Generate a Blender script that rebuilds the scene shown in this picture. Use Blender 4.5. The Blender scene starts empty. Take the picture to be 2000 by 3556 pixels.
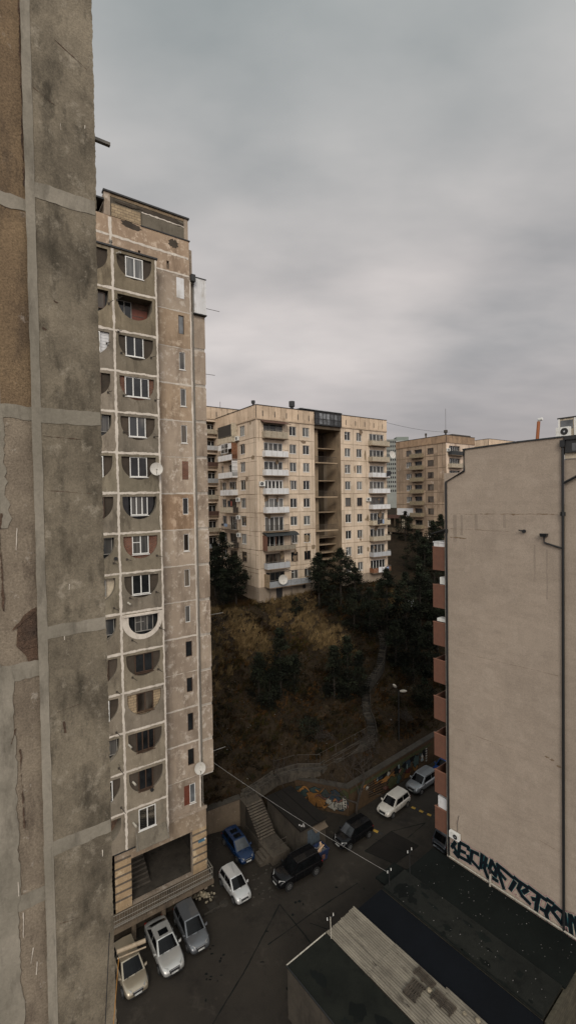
import bpy, bmesh, math, random
import numpy as np
from mathutils import Vector, Matrix
random.seed(7)
rng = np.random.default_rng(7)
R = math.radians
C = bpy.context.scene.collection
G = -33.0                      # street level; the camera is the origin
HU, HW = R(55.6), R(-39.0)
UX, UY = math.sin(HU), math.cos(HU)            # along the facades
VX, VY = -UY, UX                               # away from the viewer, square to the facades
WX, WY = math.sin(HW), math.cos(HW)
MX, MY = math.cos(HW), -math.sin(HW)
ROT_U = math.atan2(UY, UX); ROT_M = math.atan2(MY, MX)
def FU(a, b, z): return (UX*a + VX*b, UY*a + VY*b, z)
def FM(m, w, z): return (MX*m + WX*w, MY*m + WY*w, z)
def ab(x, y): return (x*UX + y*UY, x*VX + y*VY)
I3 = lambda x, y, z: (x, y, z)

# ------------------------------------------------------------------ materials
MATS = {}
class NT:
    def __init__(s, m):
        s.t = m.node_tree; s.t.nodes.clear()
    def n(s, typ, **kw):
        nd = s.t.nodes.new(typ)
        for k, v in kw.items():
            if k.startswith('i_'):
                key = k[2:]; key = int(key) if key.isdigit() else key.replace('_', ' ')
                nd.inputs[key].default_value = v
            else: setattr(nd, k, v)
        return nd
    def l(s, a, b): s.t.links.new(a, b)
    def mixc(s, f, a, b, mode='MIX'):
        nd = s.n('ShaderNodeMix', data_type='RGBA', blend_type=mode)
        for i, x in ((0, f), (6, a), (7, b)):
            if hasattr(x, 'is_output'): s.l(x, nd.inputs[i])
            elif i == 0: nd.inputs[0].default_value = x
            else: nd.inputs[i].default_value = (*x, 1) if len(x) == 3 else x
        return nd.outputs[2]
    def noise(s, co, scale, detail=4, rough=.6, stretch=None):
        if stretch:
            mp = s.n('ShaderNodeMapping'); mp.inputs['Scale'].default_value = stretch
            s.l(co, mp.inputs[0]); co = mp.outputs[0]
        nd = s.n('ShaderNodeTexNoise', i_Scale=scale, i_Detail=detail, i_Roughness=rough)
        s.l(co, nd.inputs['Vector']); return nd.outputs[0]
    def ramp(s, v, lo, hi):
        nd = s.n('ShaderNodeMapRange'); nd.clamp = True
        nd.inputs[1].default_value = lo; nd.inputs[2].default_value = hi
        s.l(v, nd.inputs[0]); return nd.outputs[0]
    def tint(s, col):
        at = s.n('ShaderNodeAttribute', attribute_name='tint')
        return s.mixc(1.0, col, at.outputs['Color'], 'MULTIPLY')
    def out(s, col, rough=.9, bump=None, bstr=.3, bdist=.02, metal=0., spec=.3, coat=0.):
        p = s.n('ShaderNodeBsdfPrincipled'); o = s.n('ShaderNodeOutputMaterial')
        if hasattr(col, 'is_output'): s.l(col, p.inputs['Base Color'])
        else: p.inputs['Base Color'].default_value = (*col, 1)
        if hasattr(rough, 'is_output'): s.l(rough, p.inputs['Roughness'])
        else: p.inputs['Roughness'].default_value = rough
        p.inputs['Metallic'].default_value = metal
        p.inputs['Specular IOR Level'].default_value = spec
        p.inputs['Coat Weight'].default_value = coat
        p.inputs['Coat Roughness'].default_value = .06
        if bump is not None:
            b = s.n('ShaderNodeBump', i_Strength=bstr, i_Distance=bdist)
            s.l(bump, b.inputs['Height']); s.l(b.outputs[0], p.inputs['Normal'])
        s.l(p.outputs[0], o.inputs[0])
def newmat(name):
    m = bpy.data.materials.new(name); m.use_nodes = True; MATS[name] = m
    return m, NT(m)
def conc(name, c1, c2, stain=None, pale=None, sc=.35, st_lo=.52, st_hi=.72, pl_lo=.6, pl_hi=.63, rough=.92, bstr=.25, fine=25, sv=.3, fvar=.35, streak=.5, spk=.0, psc=3.2, spec=.25):
    """weathered plaster / concrete: two tones, dark run-off stains, pale peeled patches, grain"""
    m, t = newmat(name)
    co = t.n('ShaderNodeTexCoord').outputs['Object']
    col = t.mixc(t.ramp(t.noise(co, sc, 6, .65), .36, .64), c1, c2)
    if stain:
        s1 = t.ramp(t.noise(co, sc*2.6, 7, .7, (1, 1, sv)), st_lo, st_hi)
        col = t.mixc(s1, col, stain)
    if streak:
        s2 = t.ramp(t.noise(co, 2.2, 5, .75, (1, 1, .12)), .5, .8)
        mm = t.n('ShaderNodeMath', operation='MULTIPLY', i_1=streak); t.l(s2, mm.inputs[0])
        col = t.mixc(mm.outputs[0], col, tuple(x*.45 for x in c1))
    if pale:
        p1 = t.ramp(t.noise(co, sc*psc, 9, .74, (1, 1, .8)), pl_lo, pl_hi)
        col = t.mixc(p1, col, pale)
    f = t.noise(co, fine, 5, .75)
    fm = t.n('ShaderNodeMapRange'); fm.inputs[1].default_value = .3; fm.inputs[2].default_value = .7
    fm.inputs[3].default_value = 1-fvar; fm.inputs[4].default_value = 1+fvar; t.l(f, fm.inputs[0])
    cb = t.n('ShaderNodeCombineColor')
    for i in range(3): t.l(fm.outputs[0], cb.inputs[i])
    col = t.mixc(1.0, col, cb.outputs[0], 'MULTIPLY')
    if spk:
        k = t.ramp(t.noise(co, fine*2.4, 3, .6), .66, .72)
        km = t.n('ShaderNodeMath', operation='MULTIPLY', i_1=spk); t.l(k, km.inputs[0])
        col = t.mixc(km.outputs[0], col, tuple(x*.3 for x in c1))
    t.out(t.tint(col), rough, f, bstr, .03, spec=spec)
    return m
def brickmat(name, c1, c2, mort, bw=.25, bh=.09, rot=True):
    m, t = newmat(name)
    co = t.n('ShaderNodeTexCoord').outputs['Object']
    sp = t.n('ShaderNodeSeparateXYZ'); t.l(co, sp.inputs[0])
    ad = t.n('ShaderNodeMath', operation='ADD'); t.l(sp.outputs[0], ad.inputs[0]); t.l(sp.outputs[1], ad.inputs[1])
    cx = t.n('ShaderNodeCombineXYZ'); t.l(ad.outputs[0], cx.inputs[0]); t.l(sp.outputs[2], cx.inputs[1])
    br = t.n('ShaderNodeTexBrick', i_Color1=(*c1, 1), i_Color2=(*c2, 1), i_Mortar=(*mort, 1), i_Scale=1.0)
    br.inputs['Mortar Size'].default_value = .014; br.inputs['Brick Width'].default_value = bw; br.inputs['Row Height'].default_value = bh
    t.l(cx.outputs[0], br.inputs['Vector'])
    col = t.mixc(t.ramp(t.noise(co, 1.2, 5), .45, .8), br.outputs[0], tuple(x*.4 for x in c1))
    t.out(t.tint(col), .9, br.outputs[1], .5, -.02)
    return m
def plain(name, c, rough=.6, metal=0., var=.25, sc=3., spec=.4, coat=0., dirt=None):
    m, t = newmat(name)
    co = t.n('ShaderNodeTexCoord').outputs['Object']
    nz = t.noise(co, sc, 6, .7)
    col = t.mixc(t.ramp(nz, .3, .7), tuple(x*(1-var) for x in c), tuple(min(1, x*(1+var)) for x in c))
    if dirt: col = t.mixc(t.ramp(t.noise(co, sc*1.7, 7, .75, (1, 1, .4)), .52, .68), col, dirt)
    t.out(t.tint(col), rough, None, metal=metal, spec=spec, coat=coat)
    return m
def glassmat(name, c, curtain=None, rough=.07, spec=.3):
    m, t = newmat(name)
    co = t.n('ShaderNodeTexCoord').outputs['Object']
    if curtain:
        wv = t.noise(co, 9, 2, .5, (1, 1, .02)); big = t.noise(co, .9, 2, .5, (1, 1, .3))
        col = t.mixc(t.ramp(wv, .35, .65), tuple(x*.5 for x in curtain), curtain)
        col = t.mixc(t.ramp(big, .42, .56), c, col)
    else:
        col = t.mixc(t.ramp(t.noise(co, 1.3, 2), .3, .7), tuple(x*.6 for x in c), tuple(x*1.5 for x in c))
    t.out(t.tint(col), rough, None, spec=spec)
    return m
def corrmat(name, c1, c2, dirt):
    m, t = newmat(name)
    co = t.n('ShaderNodeTexCoord').outputs['Object']
    col = t.mixc(t.ramp(t.noise(co, .8, 6, .7), .3, .7), c1, c2)
    col = t.mixc(t.ramp(t.noise(co, 1.6, 8, .75, (2.5, .35, 1)), .53, .7), col, dirt)
    t.out(t.tint(col), .85)
    return m
conc('tower_plaster', (0.3596, 0.291, 0.2234), (0.2647, 0.2085, 0.1596), stain=(0.1548, 0.1164, 0.08554), pale=(0.4545, 0.3927, 0.328), sc=.36, st_lo=.5, st_hi=.72, pl_lo=.53, pl_hi=.62, fvar=.2, streak=.6, psc=5)
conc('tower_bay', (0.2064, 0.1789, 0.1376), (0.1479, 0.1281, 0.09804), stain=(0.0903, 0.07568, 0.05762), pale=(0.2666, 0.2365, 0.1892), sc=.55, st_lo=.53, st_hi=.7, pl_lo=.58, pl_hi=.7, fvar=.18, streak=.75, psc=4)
conc('joint_mortar', (.58, .525, .455), (.48, .43, .37), stain=(.32, .275, .23), sc=.9, fvar=.15, streak=.25)
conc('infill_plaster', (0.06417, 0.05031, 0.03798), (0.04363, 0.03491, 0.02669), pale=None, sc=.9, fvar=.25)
conc('block_plaster', (0.5989, 0.485, 0.3697), (0.4943, 0.3937, 0.2947), stain=(0.3137, 0.2353, 0.1649), pale=(0.6464, 0.5522, 0.4496), sc=.18, st_lo=.55, st_hi=.7, pl_lo=.58, pl_hi=.66, fvar=.13, fine=6, streak=.45)
conc('ochre_plaster', (0.4264, 0.34, 0.2631), (0.3111, 0.2472, 0.1954), stain=(0.2074, 0.1546, 0.1202), pale=(0.484, 0.4203, 0.3757), sc=.18, st_lo=.52, st_hi=.7, fvar=.13, fine=5)
conc('ochre_attic', (0.3463, 0.2372, 0.15), (0.2444, 0.1655, 0.1108), stain=(0.1324, 0.09377, 0.0652), sc=.4, fvar=.12, fine=6, streak=.6)
conc('block_joint', (.21, .152, .102), (.15, .108, .074), sc=.4, fvar=.2)
conc('attic_panel', (0.582, 0.4511, 0.3279), (0.4656, 0.354, 0.2522), stain=(0.194, 0.1358, 0.09079), sc=.4, st_lo=.56, st_hi=.7, fvar=.12, fine=6, streak=.6)
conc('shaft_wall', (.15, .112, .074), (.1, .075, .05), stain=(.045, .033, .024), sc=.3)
conc('stucco', (0.3395, 0.2804, 0.2237), (0.293, 0.2421, 0.1933), stain=(0.2465, 0.2028, 0.1611), pale=(0.3674, 0.3084, 0.2504), sc=.22, sv=3.5, st_lo=.42, st_hi=.85, pl_lo=.5, pl_hi=.8, fvar=.15, fine=12, streak=.16, bstr=.6)
conc('stucco_damp', (.265, .219, .174), (.24, .198, .157), sc=.6, fvar=.15, fine=12, streak=.3)
conc('stucco_patch', (.325, .269, .215), (.295, .244, .195), sc=.5, fvar=.13, fine=14, streak=.15)
conc('near_grey', (0.206, 0.1744, 0.1277), (0.103, 0.0864, 0.06308), stain=(0.05109, 0.0432, 0.03116), pale=(0.2719, 0.2384, 0.1862), sc=1.0, st_lo=.49, st_hi=.66, pl_lo=.55, pl_hi=.72, fine=46, fvar=.3, streak=.6, bstr=.4, spk=.45, sv=.45)
conc('near_brown', (0.218, 0.1534, 0.09052), (0.1373, 0.09528, 0.05793), stain=(0.06056, 0.04441, 0.03168), pale=(0.2422, 0.2059, 0.172), sc=.9, pl_lo=.6, pl_hi=.7, fine=40, fvar=.45, bstr=.6, spk=.5)
conc('near_tan', (0.2295, 0.1887, 0.1403), (0.1487, 0.119, 0.0884), stain=(0.0765, 0.05695, 0.0425), pale=(0.2635, 0.2295, 0.187), sc=1.2, fine=36, fvar=.35, bstr=.5, spk=.4)
conc('near_joint', (0.2532, 0.2273, 0.1839), (0.1842, 0.1661, 0.1318), stain=(0.1267, 0.1121, 0.08883), sc=1.3, st_lo=.5, st_hi=.68, fine=22, fvar=.12, streak=.2, bstr=.3)
conc('near_hole', (.12, .075, .05), (.06, .042, .032), sc=3, fine=30, fvar=.5, bstr=1.)
conc('dark_concrete', (.048, .041, .033), (.03, .026, .021), stain=(.017, .015, .0125), sc=.6)
conc('stair_concrete', (0.0697, 0.05702, 0.04277), (0.04435, 0.03643, 0.02772), stain=(0.02218, 0.01861, 0.01426), sc=.7, fvar=.3)
conc('tan_wall', (.115, .087, .06), (.08, .06, .042), stain=(.038, .03, .022), pale=(.16, .128, .095), sc=.5)
conc('hut_wall', (.055, .046, .035), (.034, .029, .0225), stain=(.018, .0155, .012), sc=.6)
conc('asphalt', (.030, .0252, .0198), (.0195, .0166, .0134), stain=(.0125, .0109, .0092), pale=(.043, .0365, .029), psc=2.2, pl_lo=.56, pl_hi=.7, sc=.16, sv=1, fine=26, fvar=.35, streak=0, bstr=.25, rough=.8, spec=.15)
conc('asphalt_patch', (.0125, .0108, .009), (.0095, .0083, .0072), sc=.5, fine=30, fvar=.3, streak=0, rough=.8, spec=.12)
conc('yard', (.026, .0215, .0168), (.0165, .014, .0115), pale=(.05, .043, .035), sc=.35, sv=1, pl_lo=.57, pl_hi=.66, streak=0, rough=.85, psc=6, spec=.12)
conc('path_concrete', (0.0625, 0.0525, 0.04), (0.0375, 0.03188, 0.025), stain=(0.0175, 0.015, 0.01188), sc=1.2, st_lo=.46, st_hi=.62, fvar=.35)
conc('yard_spill', (.06, .052, .041), (.04, .035, .028), sc=2, streak=0)
conc('bitumen_black', (.0072, .0092, .0082), (.0048, .0062, .0056), sc=.35, sv=1, fine=20, fvar=.3, streak=0, rough=.8, pale=(.0115, .0125, .0105), pl_lo=.58, pl_hi=.75, spec=.1)
conc('bitumen_grey', (.0155, .0165, .0142), (.0105, .0115, .0102), stain=(.006, .0066, .006), sc=.4, sv=1, fine=20, fvar=.35, streak=0, rough=.8, spec=.1)
conc('bitumen_blue', (0.004554, 0.005859, 0.008262), (0.003564, 0.004536, 0.006273), sc=.4, sv=1, fine=20, fvar=.25, streak=0, rough=.75, spec=.1)
conc('bitumen_green', (.0135, .0148, .0118), (.0075, .0088, .0072), stain=(.0058, .0064, .0055), sc=.35, sv=1, fine=20, fvar=.3, streak=0, rough=.8, spec=.1)
conc('soil', (0.02834, 0.02009, 0.01266), (0.01472, 0.01091, 0.007229), stain=(0.007086, 0.005737, 0.004217), pale=(0.04906, 0.03557, 0.02169), sc=.3, sv=1, fine=7, fvar=.55, streak=0, pl_lo=.56, pl_hi=.7, bstr=.7, spec=.05)
conc('slope_far', (0.0225, 0.0189, 0.0144), (0.0135, 0.0117, 0.009), sc=.05, sv=1, fine=2, fvar=.4, streak=0)
conc('highrise', (.36, .35, .33), (.28, .275, .26), sc=.1, fvar=.08, streak=.2)
brickmat('red_brick', (.19, .07, .042), (.13, .05, .032), (.16, .13, .1))
brickmat('yellow_brick', (.36, .275, .175), (.28, .21, .13), (.13, .1, .07), .42, .2)
brickmat('tuff_brick', (.3, .225, .14), (.22, .16, .1), (.14, .11, .08), .4, .2)
brickmat('mossy_stone', (.075, .066, .045), (.05, .045, .032), (.03, .027, .02), .5, .25)
corrmat('slate_roof', (.185, .165, .13), (.125, .11, .086), (.05, .043, .034))
plain('white_frame', (.62, .61, .58), .4, var=.08)
plain('brown_frame', (.06, .035, .022), .5)
plain('grey_frame', (.2, .19, .17), .5)
plain('white_panel', (.56, .56, .56), .5, var=.08, sc=1, dirt=(.4, .38, .35))
plain('cream_panel', (.42, .36, .27), .7, dirt=(.2, .16, .11))
plain('grey_panel', (.34, .35, .36), .5, var=.1)
plain('steel_grey', (.24, .25, .26), .45, dirt=(.14, .12, .1))
plain('blue_metal', (.055, .07, .085), .5, dirt=(.03, .03, .03))
plain('dark_metal', (.018, .018, .018), .5)
plain('iron', (.045, .036, .028), .65, dirt=(.02, .016, .012))
plain('rail_grey', (.17, .155, .13), .6)
plain('rust', (.16, .065, .03), .8, dirt=(.3, .24, .18))
plain('brown_sheet', (.085, .042, .03), .6)
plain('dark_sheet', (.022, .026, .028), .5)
plain('rust_balcony', (0.1288, 0.05888, 0.03772), .75, var=.12, dirt=(0.1012, 0.0552, 0.03864))
plain('red_door', (.12, .035, .02), .6)
plain('pipe_black', (.012, .013, .014), .45)
plain('pipe_white', (0.336, 0.312, 0.264), .5, dirt=(0.2, 0.176, 0.136))
plain('beige_pipe', (0.264, 0.208, 0.144), .55, dirt=(0.2, 0.144, 0.088))
plain('pipe_orange', (0.2665, 0.08415, 0.0255), .5, var=.1)
plain('white_plastic', (.6, .6, .57), .45, var=.05, dirt=(.45, .43, .38))
plain('black_plastic', (.012, .012, .012), .5)
plain('wood_grey', (0.044, 0.0344, 0.0248), .85, var=.4, sc=8)
plain('wood_pale', (.42, .27, .16), .8, var=.3, sc=6)
plain('bin_blue', (.014, .024, .06), .5, var=.4, dirt=(.03, .02, .03))
plain('stone_pale', (.2, .17, .12), .9, var=.4, sc=4)
plain('litter_white', (.22, .21, .2), .8, var=.3)
plain('yellow_rubber', (.26, .155, .022), .75, var=.3)
plain('black_rubber', (.012, .011, .01), .85)
plain('cable_black', (.012, .012, .012), .7)
plain('cable_white', (0.21, 0.203, 0.189), .6)
plain('cable_orange', (.32, .15, .03), .6)
plain('wood_panel', (.2, .12, .06), .7)
plain('dish_white', (.46, .44, .4), .6, var=.1, dirt=(.34, .3, .25))
plain('sign_blue', (.05, .13, .19), .6, var=.3)
plain('bark', (.022, .017, .013), .95, var=.4, sc=6)
plain('bark_grey', (.027, .021, .0165), .95, var=.4, sc=6)
plain('needles', (.0062, .0078, .0046), .85, var=.5, sc=1.5, spec=.15)
plain('scrub', (.012, .0105, .0065), .9, var=.5, sc=1.5, spec=.1)
plain('grass', (0.149, 0.1176, 0.07056), .9, var=.3, sc=.6, spec=.05)
plain('cloth_white', (.55, .55, .55), .9, var=.1)
plain('cloth_dark', (.02, .02, .024), .9)
plain('cloth_blue', (.2, .26, .36), .9)
plain('cloth_red', (.25, .07, .05), .9)
for nm, c, r_, mt in (('paint_gold', (.27, .232, .172), .3, .55), ('paint_silver', (.36, .355, .335), .3, .5), ('paint_greygraphite', (.10, .105, .112), .3, .5),
                      ('paint_white_silver', (.44, .44, .43), .3, .4), ('paint_blue', (.004, .018, .055), .25, .3), ('paint_black', (.0045, .0045, .005), .2, 0), ('paint_pearl', (.46, .435, .39), .3, .2),
                      ('paint_steel', (.2, .21, .22), .3, .5), ('paint_bright_blue', (.01, .04, .15), .25, .3), ('paint_slate', (.045, .052, .06), .3, .4)):
    plain(nm, c, r_, mt, var=.06, sc=2, coat=.15 if 'black' in nm or 'blue' in nm else .6, spec=.2 if 'black' in nm else .4)
plain('tyre', (.012, .012, .012), .85)
plain('rim', (.3, .3, .3), .35, .8)
plain('lamp_glass', (.24, .24, .23), .15, spec=.8)
plain('tail_red', (.16, .01, .008), .25)
plain('plate', (.4, .4, .38), .5)
glassmat('car_glass', (.004, .0045, .005), rough=.05, spec=.13)
glassmat('car_glass_pale', (.03, .033, .036), rough=.08, spec=.5)
glassmat('pane_dark', (.014, .015, .016))
glassmat('pane_curtain', (.03, .032, .034), curtain=(.115, .109, .1))
glassmat('pane_pale', (.06, .063, .063), curtain=(.19, .19, .18))
glassmat('pane_brown', (.018, .014, .011), curtain=(.12, .1, .08))
glassmat('pane_grey', (.1, .105, .11))
for nm, c in (('mural_ochre', (0.1238, 0.0606, 0.02092)), ('mural_orange', (0.1759, 0.08604, 0.02838)), ('mural_teal', (0.02936, 0.043, 0.04052)), ('mural_white', (0.2026, 0.1933, 0.1685)), ('mural_pink', (0.09866, 0.05216, 0.04162)),
              ('mural_blue', (0.02132, 0.03124, 0.03992)), ('mural_pale_blue', (0.124, 0.1488, 0.1488)), ('mural_green', (0.03356, 0.03542, 0.01806)), ('mural_dark', (0.00748, 0.00748, 0.00748)), ('mural_brown', (0.04752, 0.0314, 0.019)), ('mural_red', (0.06504, 0.02164, 0.01668)),
              ('spray_black', (.006, .009, .012)), ('spray_teal', (.018, .075, .085)), ('spray_pink', (.2, .06, .115)), ('spray_pale', (.33, .27, .21))):
    plain(nm, c, .85, var=.28, sc=2.5, spec=.06)

# ------------------------------------------------------------------ mesh helpers
class MB:
    def __init__(s): s.v = []; s.f = []; s.m = []; s.t = []
    def face(s, pts, m=0, t=1.0):
        i = len(s.v); s.v.extend(pts); s.f.append(tuple(range(i, i+len(pts)))); s.m.append(m); s.t.append(t)
    def box(s, F, x0, x1, y0, y1, z0, z1, m=0, t=1.0):
        if x0 > x1: x0, x1 = x1, x0
        if y0 > y1: y0, y1 = y1, y0
        if z0 > z1: z0, z1 = z1, z0
        p = [F(x, y, z) for z in (z0, z1) for y in (y0, y1) for x in (x0, x1)]
        for q in ((0, 2, 3, 1), (4, 5, 7, 6), (0, 1, 5, 4), (2, 6, 7, 3), (0, 4, 6, 2), (1, 3, 7, 5)):
            s.face([p[k] for k in q], m, t)
    def hexa(s, p, m=0, t=1.0):            # 8 points, bottom ring then top ring
        for q in ((3, 2, 1, 0), (4, 5, 6, 7), (0, 1, 5, 4), (1, 2, 6, 5), (2, 3, 7, 6), (3, 0, 4, 7)):
            s.face([p[k] for k in q], m, t)
    def tube(s, pts, r, n=6, m=0, t=1.0, caps=True):
        pts = [Vector(p) for p in pts]; rs = r if isinstance(r, (list, tuple)) else [r]*len(pts)
        rings = []
        for i, p in enumerate(pts):
            d = (pts[min(i+1, len(pts)-1)] - pts[max(i-1, 0)]).normalized()
            ref = Vector((0, 0, 1)) if abs(d.z) < .9 else Vector((1, 0, 0))
            x = d.cross(ref).normalized(); y = d.cross(x).normalized()
            rings.append([tuple(p + (x*math.cos(k*2*math.pi/n) + y*math.sin(k*2*math.pi/n))*rs[i]) for k in range(n)])
        base = len(s.v)
        for rg in rings: s.v.extend(rg)
        for i in range(len(rings)-1):
            for k in range(n):
                s.f.append((base+i*n+k, base+i*n+(k+1) % n, base+(i+1)*n+(k+1) % n, base+(i+1)*n+k)); s.m.append(m); s.t.append(t)
        if caps:
            s.f.append(tuple(base+k for k in range(n))[::-1]); s.m.append(m); s.t.append(t)
            s.f.append(tuple(base+(len(rings)-1)*n+k for k in range(n))); s.m.append(m); s.t.append(t)
    def disc(s, c, axis, r, th, n=20, m=0, t=1.0, ry=None):
        c = Vector(c); d = Vector(axis).normalized()
        ref = Vector((0, 0, 1)) if abs(d.z) < .9 else Vector((1, 0, 0))
        x = d.cross(ref).normalized(); y = d.cross(x).normalized()
        A = [tuple(c + x*r*math.cos(k*2*math.pi/n) + y*(ry or r)*math.sin(k*2*math.pi/n)) for k in range(n)]
        B = [tuple(Vector(p) + d*th) for p in A]
        s.face(A[::-1], m, t); s.face(B, m, t)
        for k in range(n): s.face([A[k], A[(k+1) % n], B[(k+1) % n], B[k]], m, t)
    def prism(s, F, pts, d0, d1, m=0, t=1.0):      # polygon (s,z) on a facade frame F(s,d,z), from depth d0 to d1
        A = [F(x, d0, z) for x, z in pts]; B = [F(x, d1, z) for x, z in pts]
        s.face(B, m, t)
        s.face(A[::-1], m, t)
        n = len(pts)
        for k in range(n): s.face([A[k], A[(k+1) % n], B[(k+1) % n], B[k]], m, t)
    def build(s, name, mats, parent=None, smooth=False, bevel=0, subsurf=0):
        me = bpy.data.meshes.new(name)
        vs = s.v
        o = bpy.data.objects.new(name, me)
        if parent is not None:
            mi = WM[parent.name].inverted(); vs = [tuple(mi @ Vector(p)) for p in vs]; o.parent = parent; WM[o.name] = WM[parent.name]
        else: WM[o.name] = Matrix()
        me.from_pydata(vs, [], s.f)
        mats = mats if isinstance(mats, (list, tuple)) else [mats]
        for k in mats: me.materials.append(MATS[k])
        me.polygons.foreach_set('material_index', s.m)
        ca = me.color_attributes.new('tint', 'FLOAT_COLOR', 'CORNER')
        arr = np.ones((len(me.loops), 4), np.float32)
        tt = np.repeat(np.array([x if isinstance(x, tuple) else (x, x, x) for x in s.t], np.float32), [len(f) for f in s.f], axis=0)
        arr[:, :3] = tt; ca.data.foreach_set('color', arr.ravel())
        if smooth: me.polygons.foreach_set('use_smooth', [True]*len(me.polygons))
        C.objects.link(o)
        if bevel:
            md = o.modifiers.new('Bevel', 'BEVEL'); md.width = bevel; md.segments = 2; md.limit_method = 'ANGLE'
        if subsurf:
            md = o.modifiers.new('Subsurf', 'SUBSURF'); md.levels = subsurf; md.render_levels = subsurf
        me.update()
        return o
WM = {}
def tag(o, label=None, cat=None, group=None, kind=None):
    if label: o['label'] = label
    if cat: o['category'] = cat
    if group: o['group'] = group
    if kind: o['kind'] = kind
    return o
def thing(name, loc, rot, label, cat, group=None):
    o = bpy.data.objects.new(name, None); C.objects.link(o)
    o.location = loc; o.rotation_euler = (0, 0, rot); o.empty_display_size = .5
    WM[o.name] = Matrix.Translation(loc) @ Matrix.Rotation(rot, 4, 'Z')
    return tag(o, label, cat, group)
def fast_mesh(name, verts, faces, mats, tints=None, parent=None):
    """many small faces straight from arrays (faces: n x k, all the same size)"""
    verts = np.asarray(verts, np.float32); faces = np.asarray(faces, np.int32)
    if parent is not None:
        mi = np.array(WM[parent.name].inverted()); verts = verts @ mi[:3, :3].T.astype(np.float32) + mi[:3, 3].astype(np.float32)
    me = bpy.data.meshes.new(name); n, k = faces.shape
    me.vertices.add(len(verts)); me.vertices.foreach_set('co', verts.ravel())
    me.loops.add(n*k); me.loops.foreach_set('vertex_index', faces.ravel())
    me.polygons.add(n); me.polygons.foreach_set('loop_start', np.arange(0, n*k, k, dtype=np.int32))
    me.materials.append(MATS[mats])
    me.update(calc_edges=True); me.validate()
    ca = me.color_attributes.new('tint', 'FLOAT_COLOR', 'CORNER')
    arr = np.ones((n*k, 4), np.float32)
    if tints is not None: arr[:, :3] = np.repeat(np.asarray(tints, np.float32).reshape(n, -1), k, axis=0)
    ca.data.foreach_set('color', arr.ravel())
    o = bpy.data.objects.new(name, me); C.objects.link(o)
    if parent is not None: o.parent = parent; WM[o.name] = WM[parent.name]
    return o
def ragged(mb, F, p0, p1, w, d, jit=.02, step=.12, m=0, t=1.0):
    """a mortar strip from p0 to p1 (s,z) on a facade frame, with wandering edges"""
    (s0, z0), (s1, z1) = p0, p1
    L = math.hypot(s1-s0, z1-z0); n = max(2, int(L/step)); nx, nz = -(z1-z0)/L, (s1-s0)/L
    a = b = 0; prev = None
    for i in range(n+1):
        k = i/n; x = s0+(s1-s0)*k; z = z0+(z1-z0)*k
        a = .6*a + random.uniform(-jit, jit); b = .6*b + random.uniform(-jit, jit)
        q = ((x+nx*(w/2+a), z+nz*(w/2+a)), (x-nx*(w/2+b), z-nz*(w/2+b)))
        if prev:
            mb.face([F(prev[1][0], d, prev[1][1]), F(q[1][0], d, q[1][1]), F(q[0][0], d, q[0][1]), F(prev[0][0], d, prev[0][1])], m, t)
        prev = q
def holed_wall(mb, F, s0, s1, z0, z1, holes, depth=.18, sx=(), zx=(), tint=None, m=0):
    """a wall face with real openings (s0,s1,z0,z1 each) and their reveals"""
    S = sorted({round(x, 3) for x in [s0, s1, *sx] + [h[0] for h in holes] + [h[1] for h in holes] if s0 <= x <= s1})
    Z = sorted({round(x, 3) for x in [z0, z1, *zx] + [h[2] for h in holes] + [h[3] for h in holes] if z0 <= x <= z1})
    for i in range(len(S)-1):
        for j in range(len(Z)-1):
            cx, cz = (S[i]+S[i+1])/2, (Z[j]+Z[j+1])/2
            if any(h[0] < cx < h[1] and h[2] < cz < h[3] for h in holes): continue
            mb.face([F(S[i], 0, Z[j]), F(S[i+1], 0, Z[j]), F(S[i+1], 0, Z[j+1]), F(S[i], 0, Z[j+1])], m, tint(cx, cz) if tint else 1.0)
    for h in holes:
        a, b, c, d = h[:4]; D = -(h[4] if len(h) > 4 else depth)
        for q in (((a, c), (b, c)), ((b, c), (b, d)), ((b, d), (a, d)), ((a, d), (a, c))):
            mb.face([F(q[0][0], 0, q[0][1]), F(q[1][0], 0, q[1][1]), F(q[1][0], D, q[1][1]), F(q[0][0], D, q[0][1])], m, .8)
def window(F, s0, s1, z0, z1, parent, frame='white_frame', pane='pane_curtain', sash=2, d=-.1, fw=.065, transom=None, sill=True, split=None):
    """window > pane (frame bars are the window mesh itself)"""
    mb = MB(); dd = .05
    mb.box(F, s0, s1, d, d+dd, z0, z0+fw); mb.box(F, s0, s1, d, d+dd, z1-fw, z1)
    mb.box(F, s0, s0+fw, d, d+dd, z0+fw, z1-fw); mb.box(F, s1-fw, s1, d, d+dd, z0+fw, z1-fw)
    cuts = split or [k/sash for k in range(1, sash)]
    for k in cuts:
        x = s0+(s1-s0)*k; mb.box(F, x-fw*.6, x+fw*.6, d, d+dd-.004, z0+fw, z1-fw)
    if transom:
        zt = z0+(z1-z0)*transom[0]; lo, hi = transom[1:]
        mb.box(F, s0+(s1-s0)*lo+fw, s0+(s1-s0)*hi, d, d+dd-.008, zt-fw*.4, zt+fw*.4)
    if sill: mb.box(F, s0-.06, s1+.06, -.015, .05, z0-.07, z0-.02)
    w = mb.build('window', frame, parent)
    pb = MB(); pb.face([F(s0+fw*.5, d+.02, z0+fw*.5), F(s1-fw*.5, d+.02, z0+fw*.5), F(s1-fw*.5, d+.02, z1-fw*.5), F(s0+fw*.5, d+.02, z1-fw*.5)], 0, random.uniform(.75, 1.25))
    pb.build('pane', pane, w)
    return w
def ring(cx, cy, r, n, ry=None, a0=0): return [(cx+r*math.cos(a0+2*math.pi*k/n), cy+(ry or r)*math.sin(a0+2*math.pi*k/n)) for k in range(n)]

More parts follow.
